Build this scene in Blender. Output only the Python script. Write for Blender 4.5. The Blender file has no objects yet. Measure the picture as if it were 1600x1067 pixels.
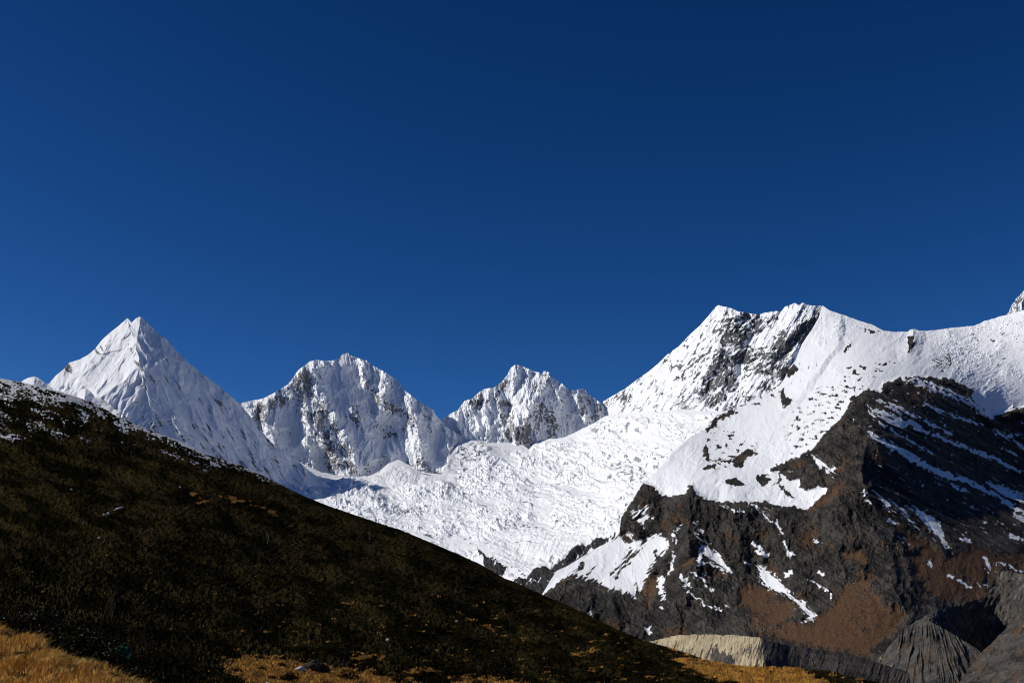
import bpy, math, random
import numpy as np
from mathutils import Vector, Matrix, Euler

# ------------------------------------------------------------------ camera, sky, sun, exposure
SC = bpy.context.scene
COL = SC.collection
W0, H0, F = 1600.0, 1067.0, 1931.0            # photo size and focal length, in photo pixels
HORIZON = 1010.0
PITCH = math.atan((HORIZON - H0 / 2) / F)
cam_d = bpy.data.cameras.new("camera")
cam_d.sensor_width = 36.0
cam_d.lens = 36.0 * F / W0
cam_d.clip_start = 0.5
cam_d.clip_end = 200000.0
cam = bpy.data.objects.new("camera", cam_d)
COL.objects.link(cam)
cam.location = (0, 0, 0)
cam.rotation_euler = (math.pi / 2 + PITCH, 0, 0)
SC.camera = cam

SUN_AZ = math.radians(93.0)      # to the left of the view direction, a little behind the camera
SUN_EL = math.radians(34.0)
sun_vec = Vector((-math.sin(SUN_AZ) * math.cos(SUN_EL), math.cos(SUN_AZ) * math.cos(SUN_EL), math.sin(SUN_EL)))
sun_d = bpy.data.lights.new("sun", 'SUN')
sun_d.energy = 3.85
sun_d.angle = math.radians(0.5)
sun_d.color = (1.0, 0.95, 0.88)
sun = bpy.data.objects.new("sun", sun_d)
COL.objects.link(sun)
sun.location = (-100, -50, 200)
sun.rotation_euler = sun_vec.to_track_quat('Z', 'Y').to_euler()

world = bpy.data.worlds.new("World")
SC.world = world
world.use_nodes = True
wn = world.node_tree
sky = wn.nodes.new('ShaderNodeTexSky')
sky.sky_type = 'NISHITA'
sky.sun_disc = False
sky.sun_elevation = SUN_EL
sky.sun_rotation = -SUN_AZ
sky.altitude = 4200.0
sky.air_density = 1.0
sky.dust_density = 0.0
sky.ozone_density = 3.0
bg = wn.nodes['Background']
bg.inputs['Strength'].default_value = 0.07
sep = wn.nodes.new('ShaderNodeSeparateColor'); com = wn.nodes.new('ShaderNodeCombineColor')
wn.links.new(sky.outputs[0], sep.inputs[0])
for _c, _g, _a, _m in ((0, 2.53, 0.157, 0.9), (1, 1.70, 0.343, 2.8), (2, 1.56, 0.465, 7.0)):      # polarised, deep blue high altitude sky
    pw = wn.nodes.new('ShaderNodeMath'); pw.operation = 'POWER'; pw.inputs[1].default_value = _g
    ml = wn.nodes.new('ShaderNodeMath'); ml.operation = 'MULTIPLY'; ml.inputs[1].default_value = _a
    mn = wn.nodes.new('ShaderNodeMath'); mn.operation = 'MINIMUM'; mn.inputs[1].default_value = _m
    wn.links.new(sep.outputs[_c], pw.inputs[0]); wn.links.new(pw.outputs[0], ml.inputs[0]); wn.links.new(ml.outputs[0], mn.inputs[0]); wn.links.new(mn.outputs[0], com.inputs[_c])
wn.links.new(com.outputs[0], bg.inputs['Color'])

SC.view_settings.view_transform = 'Standard'
SC.view_settings.look = 'None'
SC.view_settings.exposure = 0.0
SC.view_settings.gamma = 1.0
SC.render.engine = 'CYCLES'
SC.cycles.filter_width = 1.05
SC.cycles.max_bounces = 5
SC.cycles.diffuse_bounces = 3

random.seed(11)
RNG = np.random.default_rng(7)
f32 = np.float32

# ------------------------------------------------------------------ noise
_perm = np.random.default_rng(3).permutation(256).astype(np.int32)
_perm = np.concatenate([_perm, _perm])
_ga = np.linspace(0, 2 * np.pi, 256, endpoint=False)
_gx, _gy = np.cos(_ga).astype(f32), np.sin(_ga).astype(f32)

def perlin(x, y, seed=0):
    x = np.asarray(x, f32) + f32(seed * 37.17); y = np.asarray(y, f32) + f32(seed * 11.73)
    xf, yf = np.floor(x), np.floor(y)
    xi, yi = xf.astype(np.int32) & 255, yf.astype(np.int32) & 255
    x = x - xf; y = y - yf
    u = x * x * x * (x * (x * 6 - 15) + 10); v = y * y * y * (y * (y * 6 - 15) + 10)
    xi1 = (xi + 1) & 255; yi1 = (yi + 1) & 255
    def g(a, b, dx, dy):
        h = _perm[_perm[a] + b]
        return _gx[h] * dx + _gy[h] * dy
    n0 = g(xi, yi, x, y); n1 = g(xi1, yi, x - 1, y)
    n2 = g(xi, yi1, x, y - 1); n3 = g(xi1, yi1, x - 1, y - 1)
    a = n0 + u * (n1 - n0); b = n2 + u * (n3 - n2)
    return (a + v * (b - a)) * f32(1.5)

def fbm(x, y, octv=5, gain=0.5, seed=0):
    s = 0; a = 1.0; t = 0
    for k in range(octv):
        s = s + a * perlin(x * 2.03 ** k, y * 2.03 ** k, seed + k * 5); t += a; a *= gain
    return s / t

def ridged(x, y, octv=5, gain=0.5, seed=0):
    s = 0; a = 1.0; t = 0
    for k in range(octv):
        s = s + a * (1 - 2 * np.abs(perlin(x * 2.03 ** k, y * 2.03 ** k, seed + k * 5))); t += a; a *= gain
    return s / t

def sharp(x, y, octv=6, gain=0.55, seed=0):
    """ridged multifractal: crisp crests, plainer hollows; 0..1"""
    s = 0; a = 1.0; t = 0; w = 1.0
    for k in range(octv):
        n = 1 - np.clip(np.abs(perlin(x * 2.03 ** k, y * 2.03 ** k, seed + k * 5)) * 1.25, 0, 1)
        n = n * n * w; s = s + a * n; t += a; a *= gain; w = np.clip(n * 1.9, 0.15, 1)
    return s / t

def saw(q, tread=0.25):
    f = q - np.floor(q)
    return np.where(f < 1 - tread, 1 - f / (1 - tread), (f - 1 + tread) / tread).astype(f32), f

def sstep(a, b, x):
    t = np.clip((x - a) / (b - a), 0, 1)
    return t * t * (3 - 2 * t)

def lerp_line(pts, u):
    p = np.array(pts, f32)
    return np.interp(u, p[:, 0], p[:, 1]).astype(f32)

# ------------------------------------------------------------------ tracing helpers (photo pixels)
ZOOM = dict(A=(0, 460, 3.5575), B=(360, 520, 3.5575), C=(660, 540, 3.5575), D=(920, 450, 3.5575),
            E=(1220, 440, 3.5579), F=(760, 700, 3.5575), G=(1000, 700, 4.447), H=(1260, 560, 4.103),
            I=(1000, 900, 5.0), J=(1260, 760, 3.476), K=(300, 680, 4.0))

def T(key, s):
    u0, v0, z = ZOOM[key]
    v = [float(t) for t in s.replace(',', ' ').split()]
    return [(u0 + v[i] / z, v0 + v[i + 1] / z) for i in range(0, len(v), 2)]

def line_dist(U, V, pts, reach):
    """signed distance to a polyline traced from the top downwards; + is its right side"""
    p = np.array(pts, f32)
    out = np.full(U.shape, 1e6, f32)
    m = (U > p[:, 0].min() - reach) & (U < p[:, 0].max() + reach) & (V > p[:, 1].min() - reach) & (V < p[:, 1].max() + reach)
    if not m.any():
        return out
    x, y = U[m], V[m]
    best = np.full(x.shape, 1e12, f32); sg = np.ones(x.shape, f32)
    for (ax, ay), (bx, by) in zip(p[:-1], p[1:]):
        dx, dy = bx - ax, by - ay
        L = dx * dx + dy * dy + 1e-9
        t = np.clip(((x - ax) * dx + (y - ay) * dy) / L, 0, 1)
        ex, ey = x - ax - t * dx, y - ay - t * dy
        d2 = ex * ex + ey * ey
        c = -(dx * (y - ay) - dy * (x - ax))
        k = d2 < best
        best = np.where(k, d2, best); sg = np.where(k, np.where(c >= 0, 1, -1), sg)
    out[m] = np.sqrt(best) * sg
    return out

def tent(U, V, pts, wl, wr, amp):
    """a sharp rib along a traced line, falling off over wl pixels to its left and wr to its right"""
    p = np.array(pts, f32); reach = max(wl, wr)
    out = np.zeros(U.shape, f32)
    m = (U > p[:, 0].min() - reach) & (U < p[:, 0].max() + reach) & (V > p[:, 1].min() - reach) & (V < p[:, 1].max() + reach)
    if not m.any():
        return out
    x, y = U[m], V[m]
    best = np.full(x.shape, 1e12, f32); sg = np.zeros(x.shape, f32); at = np.zeros(x.shape, f32)
    seg = np.hypot(*(p[1:] - p[:-1]).T); run = np.r_[0, np.cumsum(seg)]
    for k, ((ax, ay), (bx, by)) in enumerate(zip(p[:-1], p[1:])):
        dx, dy = bx - ax, by - ay
        L = dx * dx + dy * dy + 1e-9
        t = np.clip(((x - ax) * dx + (y - ay) * dy) / L, 0, 1)
        ex, ey = x - ax - t * dx, y - ay - t * dy
        d2 = ex * ex + ey * ey
        c = -(dx * (y - ay) - dy * (x - ax)) / np.sqrt(L) / (np.sqrt(d2) + 1e-3)
        kk = d2 < best
        best = np.where(kk, d2, best); sg = np.where(kk, np.clip(c, -1, 1), sg); at = np.where(kk, run[k] + t * seg[k], at)
    w = wl + (wr - wl) * (0.5 + 0.5 * sg)
    fr = min(reach, 50.0)
    fade = np.clip(np.minimum(at + 0.25 * fr, run[-1] - at + 0.25 * fr) / (0.5 * fr + 1e-6), 0, 1)
    out[m] = amp * fade * np.clip(1 - np.sqrt(best) / w, 0, 1)
    return out

def poly_sd(U, V, pts, reach=14):
    """distance inside (+) or outside (-) a closed outline, clipped to reach"""
    p = np.array(pts, f32)
    out = np.full(U.shape, -float(reach), f32)
    m = (U > p[:, 0].min() - reach) & (U < p[:, 0].max() + reach) & (V > p[:, 1].min() - reach) & (V < p[:, 1].max() + reach)
    if not m.any():
        return out
    x, y = U[m], V[m]
    best = np.full(x.shape, 1e12, f32); ins = np.zeros(x.shape, bool)
    q = np.roll(p, -1, axis=0)
    for (ax, ay), (bx, by) in zip(p, q):
        dx, dy = bx - ax, by - ay
        t = np.clip(((x - ax) * dx + (y - ay) * dy) / (dx * dx + dy * dy + 1e-9), 0, 1)
        ex, ey = x - ax - t * dx, y - ay - t * dy
        best = np.minimum(best, ex * ex + ey * ey)
        if abs(dy) > 1e-6:
            ins ^= ((ay > y) != (by > y)) & (x < ax + (y - ay) * dx / dy)
    d = np.sqrt(best)
    out[m] = np.clip(np.where(ins, d, -d), -reach, reach)
    return out

def polys(U, V, lst, reach=14):
    o = np.full(U.shape, -float(reach), f32)
    for p in lst:
        o = np.maximum(o, poly_sd(U, V, p, reach))
    return o

def strokes(U, V, lst, reach=14):
    o = np.full(U.shape, -float(reach), f32)
    for p, w in lst:
        o = np.maximum(o, w - np.minimum(np.abs(line_dist(U, V, p, w + reach)), w + reach))
    return np.maximum(o, -reach)

class TPS:
    """thin plate spline through scattered (u, v, value) points"""
    def __init__(s, pts, lam=0.02):
        p = np.array(pts, np.float64)
        s.c = p[:, :2] / 400.0
        n = len(p)
        K = s.k(s.c[:, None, :], s.c[None, :, :]) + lam * np.eye(n)
        Q = np.c_[np.ones(n), s.c]
        A = np.block([[K, Q], [Q.T, np.zeros((3, 3))]])
        s.w = np.linalg.solve(A, np.r_[p[:, 2], 0, 0, 0])
    @staticmethod
    def k(a, b):
        r2 = ((a - b) ** 2).sum(-1) + 1e-12
        return r2 * np.log(r2) * 0.5
    def __call__(s, U, V):
        x = (U / 400.0).astype(np.float64); y = (V / 400.0).astype(np.float64)
        o = s.w[-3] + s.w[-2] * x + s.w[-1] * y
        for (cx, cy), w in zip(s.c, s.w):
            r2 = (x - cx) ** 2 + (y - cy) ** 2 + 1e-12
            o += w * r2 * np.log(r2) * 0.5
        return o.astype(f32)

CP, SP = math.cos(PITCH), math.sin(PITCH)
def place(U, V, D):
    """world position of the point seen at photo pixel (U, V) at forward ground distance D"""
    x = (U - W0 / 2) / F; y = -(V - H0 / 2) / F
    dy = CP - y * SP; dz = SP + y * CP
    return np.stack([x / dy * D, D + 0 * x, dz / dy * D], -1)

# ------------------------------------------------------------------ mesh helpers
def tag(o, label=None, cat=None, group=None, kind=None):
    if label: o['label'] = label
    if cat: o['category'] = cat
    if group: o['group'] = group
    if kind: o['kind'] = kind
    return o

def mesh_obj(name, verts, faces, mat=None, parent=None, attrs=None, smooth=False):
    me = bpy.data.meshes.new(name)
    v = np.ascontiguousarray(verts, f32).reshape(-1, 3)
    f = np.ascontiguousarray(faces, np.int32)
    n = f.shape[1]
    me.vertices.add(len(v)); me.vertices.foreach_set('co', v.ravel())
    me.loops.add(f.size); me.loops.foreach_set('vertex_index', f.ravel())
    me.polygons.add(len(f)); me.polygons.foreach_set('loop_start', np.arange(0, f.size, n, dtype=np.int32))
    me.update(calc_edges=True)
    if attrs:
        for k, a in attrs.items():
            at = me.attributes.new(k, 'FLOAT', 'POINT')
            at.data.foreach_set('value', np.ascontiguousarray(a, f32).ravel())
    me.polygons.foreach_set('use_smooth', np.full(len(f), smooth, bool))
    if mat: me.materials.append(mat)
    o = bpy.data.objects.new(name, me)
    COL.objects.link(o)
    if parent: o.parent = parent
    return o

def grid_faces(nr, nc):
    i = np.arange(nr * nc, dtype=np.int32).reshape(nr, nc)
    return np.stack([i[:-1, :-1], i[:-1, 1:], i[1:, 1:], i[1:, :-1]], -1).reshape(-1, 4)

def grid_normals(P):
    du = np.gradient(P, axis=1); dv = np.gradient(P, axis=0)
    n = np.cross(du, dv)
    n /= np.linalg.norm(n, axis=-1, keepdims=True) + 1e-9
    return n * np.where(n[..., 2:3] < 0, -1, 1)

def terrain(name, crest, foot, u0, u1, du, nr, depth, shape, paint, mat, rough=1.2, back=(1400, 16, 0.9), power=1.0):
    """a slope seen between its foot line and its crest line, carried on down the far side of the crest"""
    u = np.arange(u0, u1 + du, du, dtype=f32)
    cr = lerp_line(crest, u) + rough * fbm(u / 9.0, u * 0 + 0.3, 4, 0.6, 17)
    ft = lerp_line(foot, u)
    t = (np.linspace(0, 1, nr, dtype=f32) ** power)[:, None]
    U = np.broadcast_to(u, (nr, len(u))).astype(f32).copy()
    V = ft[None] + (cr - ft)[None] * t
    D = depth(U, V)
    relief, lift = shape(U, V, D)
    mp = D / F
    P = place(U, V, D - relief * mp)
    P[..., 2] += lift * mp
    N = grid_normals(P)
    at = paint(U, V, N, P)
    bl, nb, drop = back
    top = P[-1]
    rows = []
    for k in range(1, nb + 1):
        s = bl * (k / nb) ** 1.7
        r = top.copy()
        r[:, 1] += s * (r[:, 1] / np.hypot(r[:, 0], r[:, 1])); r[:, 0] += s * (r[:, 0] / np.hypot(top[:, 0], top[:, 1]))
        r[:, 2] -= s * drop - 0.04 * s * fbm(u / 30, u * 0 + k * 0.4, 4, 0.5, 23)
        rows.append(r)
    if rows:
        P = np.concatenate([P, np.stack(rows)], 0)
        at = {k: np.concatenate([a, np.repeat(a[-1:], nb, 0)], 0) for k, a in at.items()}
    o = mesh_obj(name, P, grid_faces(P.shape[0], P.shape[1]), mat, None, at)
    return o, dict(U=U, V=V, P=P[:nr], N=N, D=D)

# ------------------------------------------------------------------ materials
class Nodes:
    def __init__(s, name):
        s.m = bpy.data.materials.new(name); s.m.use_nodes = True
        s.t = s.m.node_tree; s.b = s.t.nodes['Principled BSDF']
        s.b.inputs['Specular IOR Level'].default_value = 0.15
        s.pos = s.t.nodes.new('ShaderNodeNewGeometry').outputs['Position']
    def new(s, k, **kw):
        n = s.t.nodes.new(k)
        for a, b in kw.items(): setattr(n, a, b)
        return n
    def link(s, a, b): s.t.links.new(a, b)
    def put(s, sock, val):
        if isinstance(val, (int, float)): sock.default_value = val
        elif isinstance(val, (tuple, list)): sock.default_value = tuple(val) + ((1,) if len(val) == 3 and len(sock.default_value) == 4 else ())
        else: s.link(val, sock)
    def attr(s, name): return s.new('ShaderNodeAttribute', attribute_name=name).outputs['Fac']
    def noise(s, wave, detail=5, rough=0.6, stretch=(1, 1, 1), dist=0.0):
        mp = s.new('ShaderNodeMapping'); s.link(s.pos, mp.inputs['Vector'])
        mp.inputs['Scale'].default_value = tuple(1.0 / wave / q for q in stretch)
        n = s.new('ShaderNodeTexNoise'); s.link(mp.outputs[0], n.inputs['Vector'])
        n.inputs['Scale'].default_value = 1.0; n.inputs['Detail'].default_value = detail
        n.inputs['Roughness'].default_value = rough; n.inputs['Distortion'].default_value = dist
        return n.outputs['Fac']
    def math(s, op, a, b=0.0, c=0.0, clamp=False):
        n = s.new('ShaderNodeMath', operation=op, use_clamp=clamp)
        s.put(n.inputs[0], a); s.put(n.inputs[1], b)
        if op in ('MULTIPLY_ADD',): s.put(n.inputs[2], c)
        return n.outputs[0]
    def step(s, x, a, b):
        n = s.new('ShaderNodeMapRange', interpolation_type='SMOOTHSTEP')
        s.put(n.inputs['Value'], x); n.inputs['From Min'].default_value = a; n.inputs['From Max'].default_value = b
        return n.outputs['Result']
    def mix(s, fac, a, b):
        n = s.new('ShaderNodeMix', data_type='RGBA')
        s.put(n.inputs['Factor'], fac); s.put(n.inputs['A'], a); s.put(n.inputs['B'], b)
        return n.outputs['Result']
    def bump(s, h, dist, strength=0.6):
        n = s.new('ShaderNodeBump'); s.link(h, n.inputs['Height'])
        n.inputs['Distance'].default_value = dist; n.inputs['Strength'].default_value = strength
        s.link(n.outputs[0], s.b.inputs['Normal'])

def mountain_mat(name, snow_c, rock_a, rock_b, earth_c, wave):
    n = Nodes(name)
    big = n.noise(wave * 9, 6, 0.62); fine = n.noise(wave * 1.6, 5, 0.65)
    sf = n.step(n.math('MULTIPLY_ADD', fine, 0.5, n.math('SUBTRACT', n.attr('snow'), 0.25)), 0.38, 0.62)
    mid = n.noise(wave * 26, 5, 0.6, (1, 1, 1.6))
    rock = n.mix(n.step(n.math('ADD', n.math('MULTIPLY_ADD', n.math('SUBTRACT', mid, 0.5), 0.9, big), n.math('MULTIPLY', n.math('SUBTRACT', fine, 0.5), 1.1)), 0.3, 0.74), rock_a, rock_b)
    ef = n.step(n.math('MULTIPLY_ADD', fine, 0.6, n.math('SUBTRACT', n.attr('earth'), 0.3)), 0.25, 0.75)
    earth = n.mix(n.step(fine, 0.3, 0.75), tuple(c * 0.55 for c in earth_c), tuple(c * 1.3 for c in earth_c))
    base = n.mix(ef, rock, earth)
    n.link(n.mix(sf, base, snow_c), n.b.inputs['Base Color'])
    n.b.inputs['Roughness'].default_value = 0.75
    hh = n.math('ADD', n.math('MULTIPLY', fine, 1.2), n.math('MULTIPLY', big, 2.0))
    n.bump(n.math('MULTIPLY', hh, n.math('MULTIPLY', n.math('MULTIPLY_ADD', sf, -0.82, 1.0), n.math('MULTIPLY_ADD', ef, -0.7, 1.0))), wave * 1.4, 0.8)
    return n.m

M_SNOWPEAK = mountain_mat('snow_and_grey_rock', (0.86, 0.88, 0.90), (0.15, 0.155, 0.16), (0.40, 0.39, 0.375), (0.26, 0.20, 0.14), 7.0)
M_GREYROCK = mountain_mat('snow_and_slate', (0.86, 0.88, 0.90), (0.065, 0.07, 0.074), (0.20, 0.205, 0.205), (0.14, 0.08, 0.045), 7.0)
M_DARKROCK = mountain_mat('snow_and_dark_rock', (0.86, 0.88, 0.90), (0.016, 0.015, 0.0145), (0.075, 0.066, 0.054), (0.102, 0.056, 0.029), 4.0)
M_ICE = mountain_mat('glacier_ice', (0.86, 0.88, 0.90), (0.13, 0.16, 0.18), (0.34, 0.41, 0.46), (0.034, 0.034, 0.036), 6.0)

def S1(p): return lambda U, V: np.full(U.shape, p, f32)

# ------------------------------------------------------------------ pyramid peak
PY_SKY = [(-80, 640), (30, 612)] + T('A', '270,495 310,450 350,420 385,378 440,362 490,335 530,300 570,250 620,205 660,175 700,138 710,133 725,150 733,156 755,135 775,125 790,128 830,170 880,215 930,255 980,310 1060,390 1130,445 1200,495 1290,570 1330,605') + \
         T('B', '100,450 200,580 280,655 380,715 430,760 520,830 600,880 700,930 800,1000 900,1090')
def py_depth(U, V):
    return 5600 + (800 - V) * 2.9 * 0.9 + 1.0 * np.maximum(0, U - 215)
def py_shape(U, V, D):
    wu = U + 5 * fbm(U / 30, V / 30, 3, 0.5, 1); wv = V + 5 * fbm(U / 30, V / 30, 3, 0.5, 2)
    r = tent(wu, wv, T('A', '790,-120 775,125 765,210 755,290 770,365 780,400 740,430 700,470 640,510 580,560 535,600'), 130, 320, 125)
    r += tent(wu, wv, T('A', '780,400 860,520 960,700 1060,900'), 30, 60, 12)
    r += tent(wu, wv, T('A', '700,138 640,230 560,330 480,430 420,540'), 26, 26, 9)
    r += tent(wu, wv, T('A', '820,300 940,420 1120,640 1250,850'), 14, 30, 4)
    r += tent(wu, wv, T('A', '380,380 350,440 330,520'), 22, 22, 12)
    # flutings run down the fall line of each face
    a = np.where(U > 215 + 0.25 * (V - 560), 0.62, -0.55)
    s = U - a * (V - 497) ; q = V
    r += 0.8 * fbm(U / 7, V / 9, 5, 0.62, 7) + 7.0 * sharp(s / 34 + 0.3 * fbm(U / 40, V / 40, 3, 0.5, 8), q / 110, 6, 0.56, 10)
    r += 1.6 * ridged(s / 22 + 0.4 * fbm(U / 60, V / 60, 3, 0.5, 9), q / 120, 4, 0.5, 4)
    r += 4.0 * fbm(s / 30, V / 60, 7, 0.54, 6)
    low = sstep(600, 660, V)
    r += low * 4 * ridged(s / 24, q / 60, 5, 0.55, 12)
    return r, 0 * r
def py_paint(U, V, N, P):
    a = fbm((U - 0.6 * V) / 14, (V + 0.6 * U) / 50, 6, 0.6, 30)
    b = fbm((U - 0.6 * V) / 7, (V + 0.6 * U) / 40, 5, 0.6, 31)
    rk = 0.06 + 0.40 * a + 0.44 * b + 0.35 * (0.55 - N[..., 2])
    rk += 0.30 * sstep(-8, 8, polys(U, V, [T('A', '740,380 780,370 830,430 900,490 870,500 800,460'), T('A', '880,330 920,340 1000,390 980,400 900,370'),
          T('A', '340,400 400,380 400,430 330,470'), T('A', '520,300 600,250 640,220 600,300 540,350'), T('A', '560,380 480,420 500,360 590,330')]))
    rk += 0.05 * sstep(610, 680, V) * (U > 190)
    rk += 0.05 * (U > 300) * sstep(590, 700, V)
    st = perlin(U / 60, (V + 0.12 * U) / 2.6, 44)
    rk += 0.22 * sstep(-20, 6, poly_sd(U, V, [(175, 632), (225, 615), (262, 650), (290, 690), (200, 665)], 20)) * st
    return dict(snow=1 - sstep(0.30, 0.46, rk), earth=0 * U)
o, _ = terrain('mountain', PY_SKY, [(-80, 700), (150, 720), (300, 790), (450, 840), (620, 900)], -80, 612, 1.1, 250, py_depth, py_shape, py_paint, M_SNOWPEAK, 1.0, (1600, 16, 1.0))
tag(o, 'tall white snow pyramid with a sharp lit arete and blue shaded right face, leftmost of the peaks', 'mountain', None, 'structure')

# small snow knob in front of the pyramid, beside the hill crest
def knob_shape(U, V, D):
    r = tent(U, V, T('A', '195,455 190,480 180,540'), 16, 22, 14) + 3 * fbm(U / 14, V / 14, 5, 0.55, 3)
    r += tent(U, V, T('A', '480,520 470,560 470,620'), 12, 22, 12)
    return r, 0 * r
def knob_paint(U, V, N, P):
    return dict(snow=1 - sstep(0.35, 0.5, 0.25 + 0.5 * fbm(U / 12, V / 8, 5, 0.6, 3) - 0.2 * (N[..., 2] - 0.5)), earth=0 * U)
o, _ = terrain('mountain', [(-80, 640), (20, 615)] + T('A', '110,490 130,475 160,462 195,455 230,475 290,520 340,545 400,555 430,540 455,525 480,520 510,545 540,590 600,650'),
               [(-80, 700), (200, 700)], -80, 168, 1.1, 60, lambda U, V: 4300 + (640 - V) * 3.0, knob_shape, knob_paint, M_SNOWPEAK, 0.8, (500, 10, 0.9))
tag(o, 'low snowy knob peeping over the hill crest at the foot of the pyramid', 'mountain', None, 'structure')

# ------------------------------------------------------------------ broad peak with the hollow face
M2_SKY = [(340, 660)] + T('B', '60,390 100,380 180,365 230,340 290,305 320,285 350,245 380,205 440,160 480,150 520,156 560,155 600,145 625,118 650,110 680,130 740,150 760,155 800,185 870,225 920,260 970,320 1040,375 1100,410 1130,430 1140,455 1200,520 1300,585 1360,625 1430,680')
def m2_depth(U, V):
    return 6500 + (760 - V) * 3.3 + 1.5 * (U - 540)
def m2_shape(U, V, D):
    wu = U + 6 * fbm(U / 26, V / 26, 4, 0.5, 41); wv = V + 4 * fbm(U / 26, V / 26, 3, 0.5, 42)
    r = tent(wu, wv, T('B', '440,160 400,230 345,300 330,380 390,470 470,560 560,660'), 60, 30, 24)
    r += tent(wu, wv, T('B', '480,150 500,260 520,380 570,480 630,580 680,680 730,790'), 45, 70, 42)
    r += tent(wu, wv, T('B', '740,150 725,230 790,330 850,390 960,410 1040,490 1045,560 1060,650 1130,740 1200,800'), 55, 75, 42)
    r += tent(wu, wv, T('B', '600,300 680,400 740,520 800,640 830,720'), 20, 26, 10)
    r += tent(wu, wv, T('B', '850,230 930,330 1000,430'), 18, 30, 10)
    r += tent(wu, wv, T('B', '310,290 290,340 250,430 240,560'), 22, 30, 16)
    r += tent(wu, wv, T('B', '180,370 210,450 240,560'), 26, 26, 16)
    r += tent(wu, wv, T('B', '380,600 400,640 430,690'), 16, 18, 9) + tent(wu, wv, T('B', '270,560 310,620 350,670'), 14, 16, 8)
    r += tent(wu, wv, T('B', '650,110 640,150 620,190'), 16, 18, 8)
    r -= tent(wu, wv, T('B', '700,180 740,320 800,450 870,560'), 26, 26, 16)
    rough = 1 - 0.65 * sstep(-10, 10, polys(U, V, [T('B', '540,180 690,180 760,400 900,600 820,720 740,700 600,450 520,330')]))
    r += rough * 30 * sharp(wu / 44 - 0.15 * wv / 44, wv / 95, 8, 0.56, 50)
    r += (0.3 + 0.7 * rough) * 4.5 * fbm(U / 12, V / 16, 6, 0.66, 51)
    r += 2.2 * ridged((U - 0.25 * V) / 9, V / 60, 3, 0.5, 52)
    return r, 0 * r
def m2_paint(U, V, N, P):
    a = fbm((U - 0.3 * V) / 13, V / 30, 6, 0.66, 60); b = fbm(U / 3.6, V / 6, 4, 0.7, 61)
    rk = 0.10 + 0.40 * a + 0.48 * b + 0.42 * (0.5 - N[..., 2])
    rk += 0.24 * sstep(-9, 9, polys(U, V, [T('B', '340,230 430,180 440,300 520,380 570,480 660,620 700,760 600,770 520,740 500,640 470,560 420,470 390,410 330,330'),
         T('B', '120,390 230,350 330,290 330,400 250,420 200,500 120,480'), T('B', '720,200 790,300 900,390 1040,480 1030,560 960,480 850,430 740,260'),
         T('B', '660,380 720,430 770,600 740,610 690,480'), T('B', '960,730 1040,700 1130,760 1200,790 1090,790'), T('B', '800,520 900,540 950,590 850,600')]))
    rk -= 0.14 * sstep(-6, 6, polys(U, V, [T('B', '540,180 690,180 720,330 650,360 580,400 530,320'), T('B', '980,540 1030,560 1040,640 960,640'), T('B', '250,560 320,600 480,660 470,690 300,650')]))
    return dict(snow=1 - sstep(0.26, 0.46, rk), earth=0.35 * sstep(0, 0.3, fbm(U / 40, V / 40, 3, 0.5, 66)))
o, _ = terrain('mountain', M2_SKY, [(340, 800), (760, 790)], 340, 762, 1.0, 230, m2_depth, m2_shape, m2_paint, M_SNOWPEAK, 1.0, (1800, 16, 1.0))
tag(o, 'broad snow peak with rocky ribs round a hollow face and a small white summit knob', 'mountain', None, 'structure')

# ------------------------------------------------------------------ jagged middle peak
M3_SKY = [(640, 700)] + T('C', '60,440 110,410 150,380 195,360 235,305 275,295 320,255 350,238 395,235 440,200 470,165 490,125 520,103 545,110 580,125 630,145 665,155 675,140 700,145 710,165 760,200 820,245 845,250 870,240 895,237 925,270 980,310 1000,330 1040,380 1100,430')
def m3_depth(U, V):
    return 7050 + (700 - V) * 3.6 + 1.0 * (U - 810)
def m3_shape(U, V, D):
    wu = U + 5 * fbm(U / 24, V / 24, 4, 0.5, 71); wv = V + 4 * fbm(U / 24, V / 24, 3, 0.5, 72)
    r = tent(wu, wv, T('C', '520,103 515,160 530,240 545,330 530,420 500,520'), 30, 34, 22)
    r += tent(wu, wv, T('C', '490,130 440,220 425,300 440,420 470,530'), 24, 20, 14)
    r += tent(wu, wv, T('C', '665,160 650,230 600,330 585,400 570,480 590,570'), 30, 75, 40)
    r += tent(wu, wv, T('C', '340,240 350,320 370,420 380,500'), 22, 24, 15)
    r += tent(wu, wv, T('C', '250,300 290,380 320,460'), 20, 22, 13)
    r += tent(wu, wv, T('C', '150,385 190,440 240,510'), 18, 18, 9)
    r += tent(wu, wv, T('C', '870,240 865,320 880,380 920,440'), 18, 30, 18)
    r += tent(wu, wv, T('C', '700,150 740,250 790,340 830,420'), 14, 26, 9)
    r += 23 * sharp(wu / 32, wv / 76, 8, 0.56, 75)
    r += 4 * fbm(U / 10, V / 14, 6, 0.66, 76)
    r += 2.4 * ridged((U - 0.2 * V) / 8, V / 50, 3, 0.5, 77)
    return r, 0 * r
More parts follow.
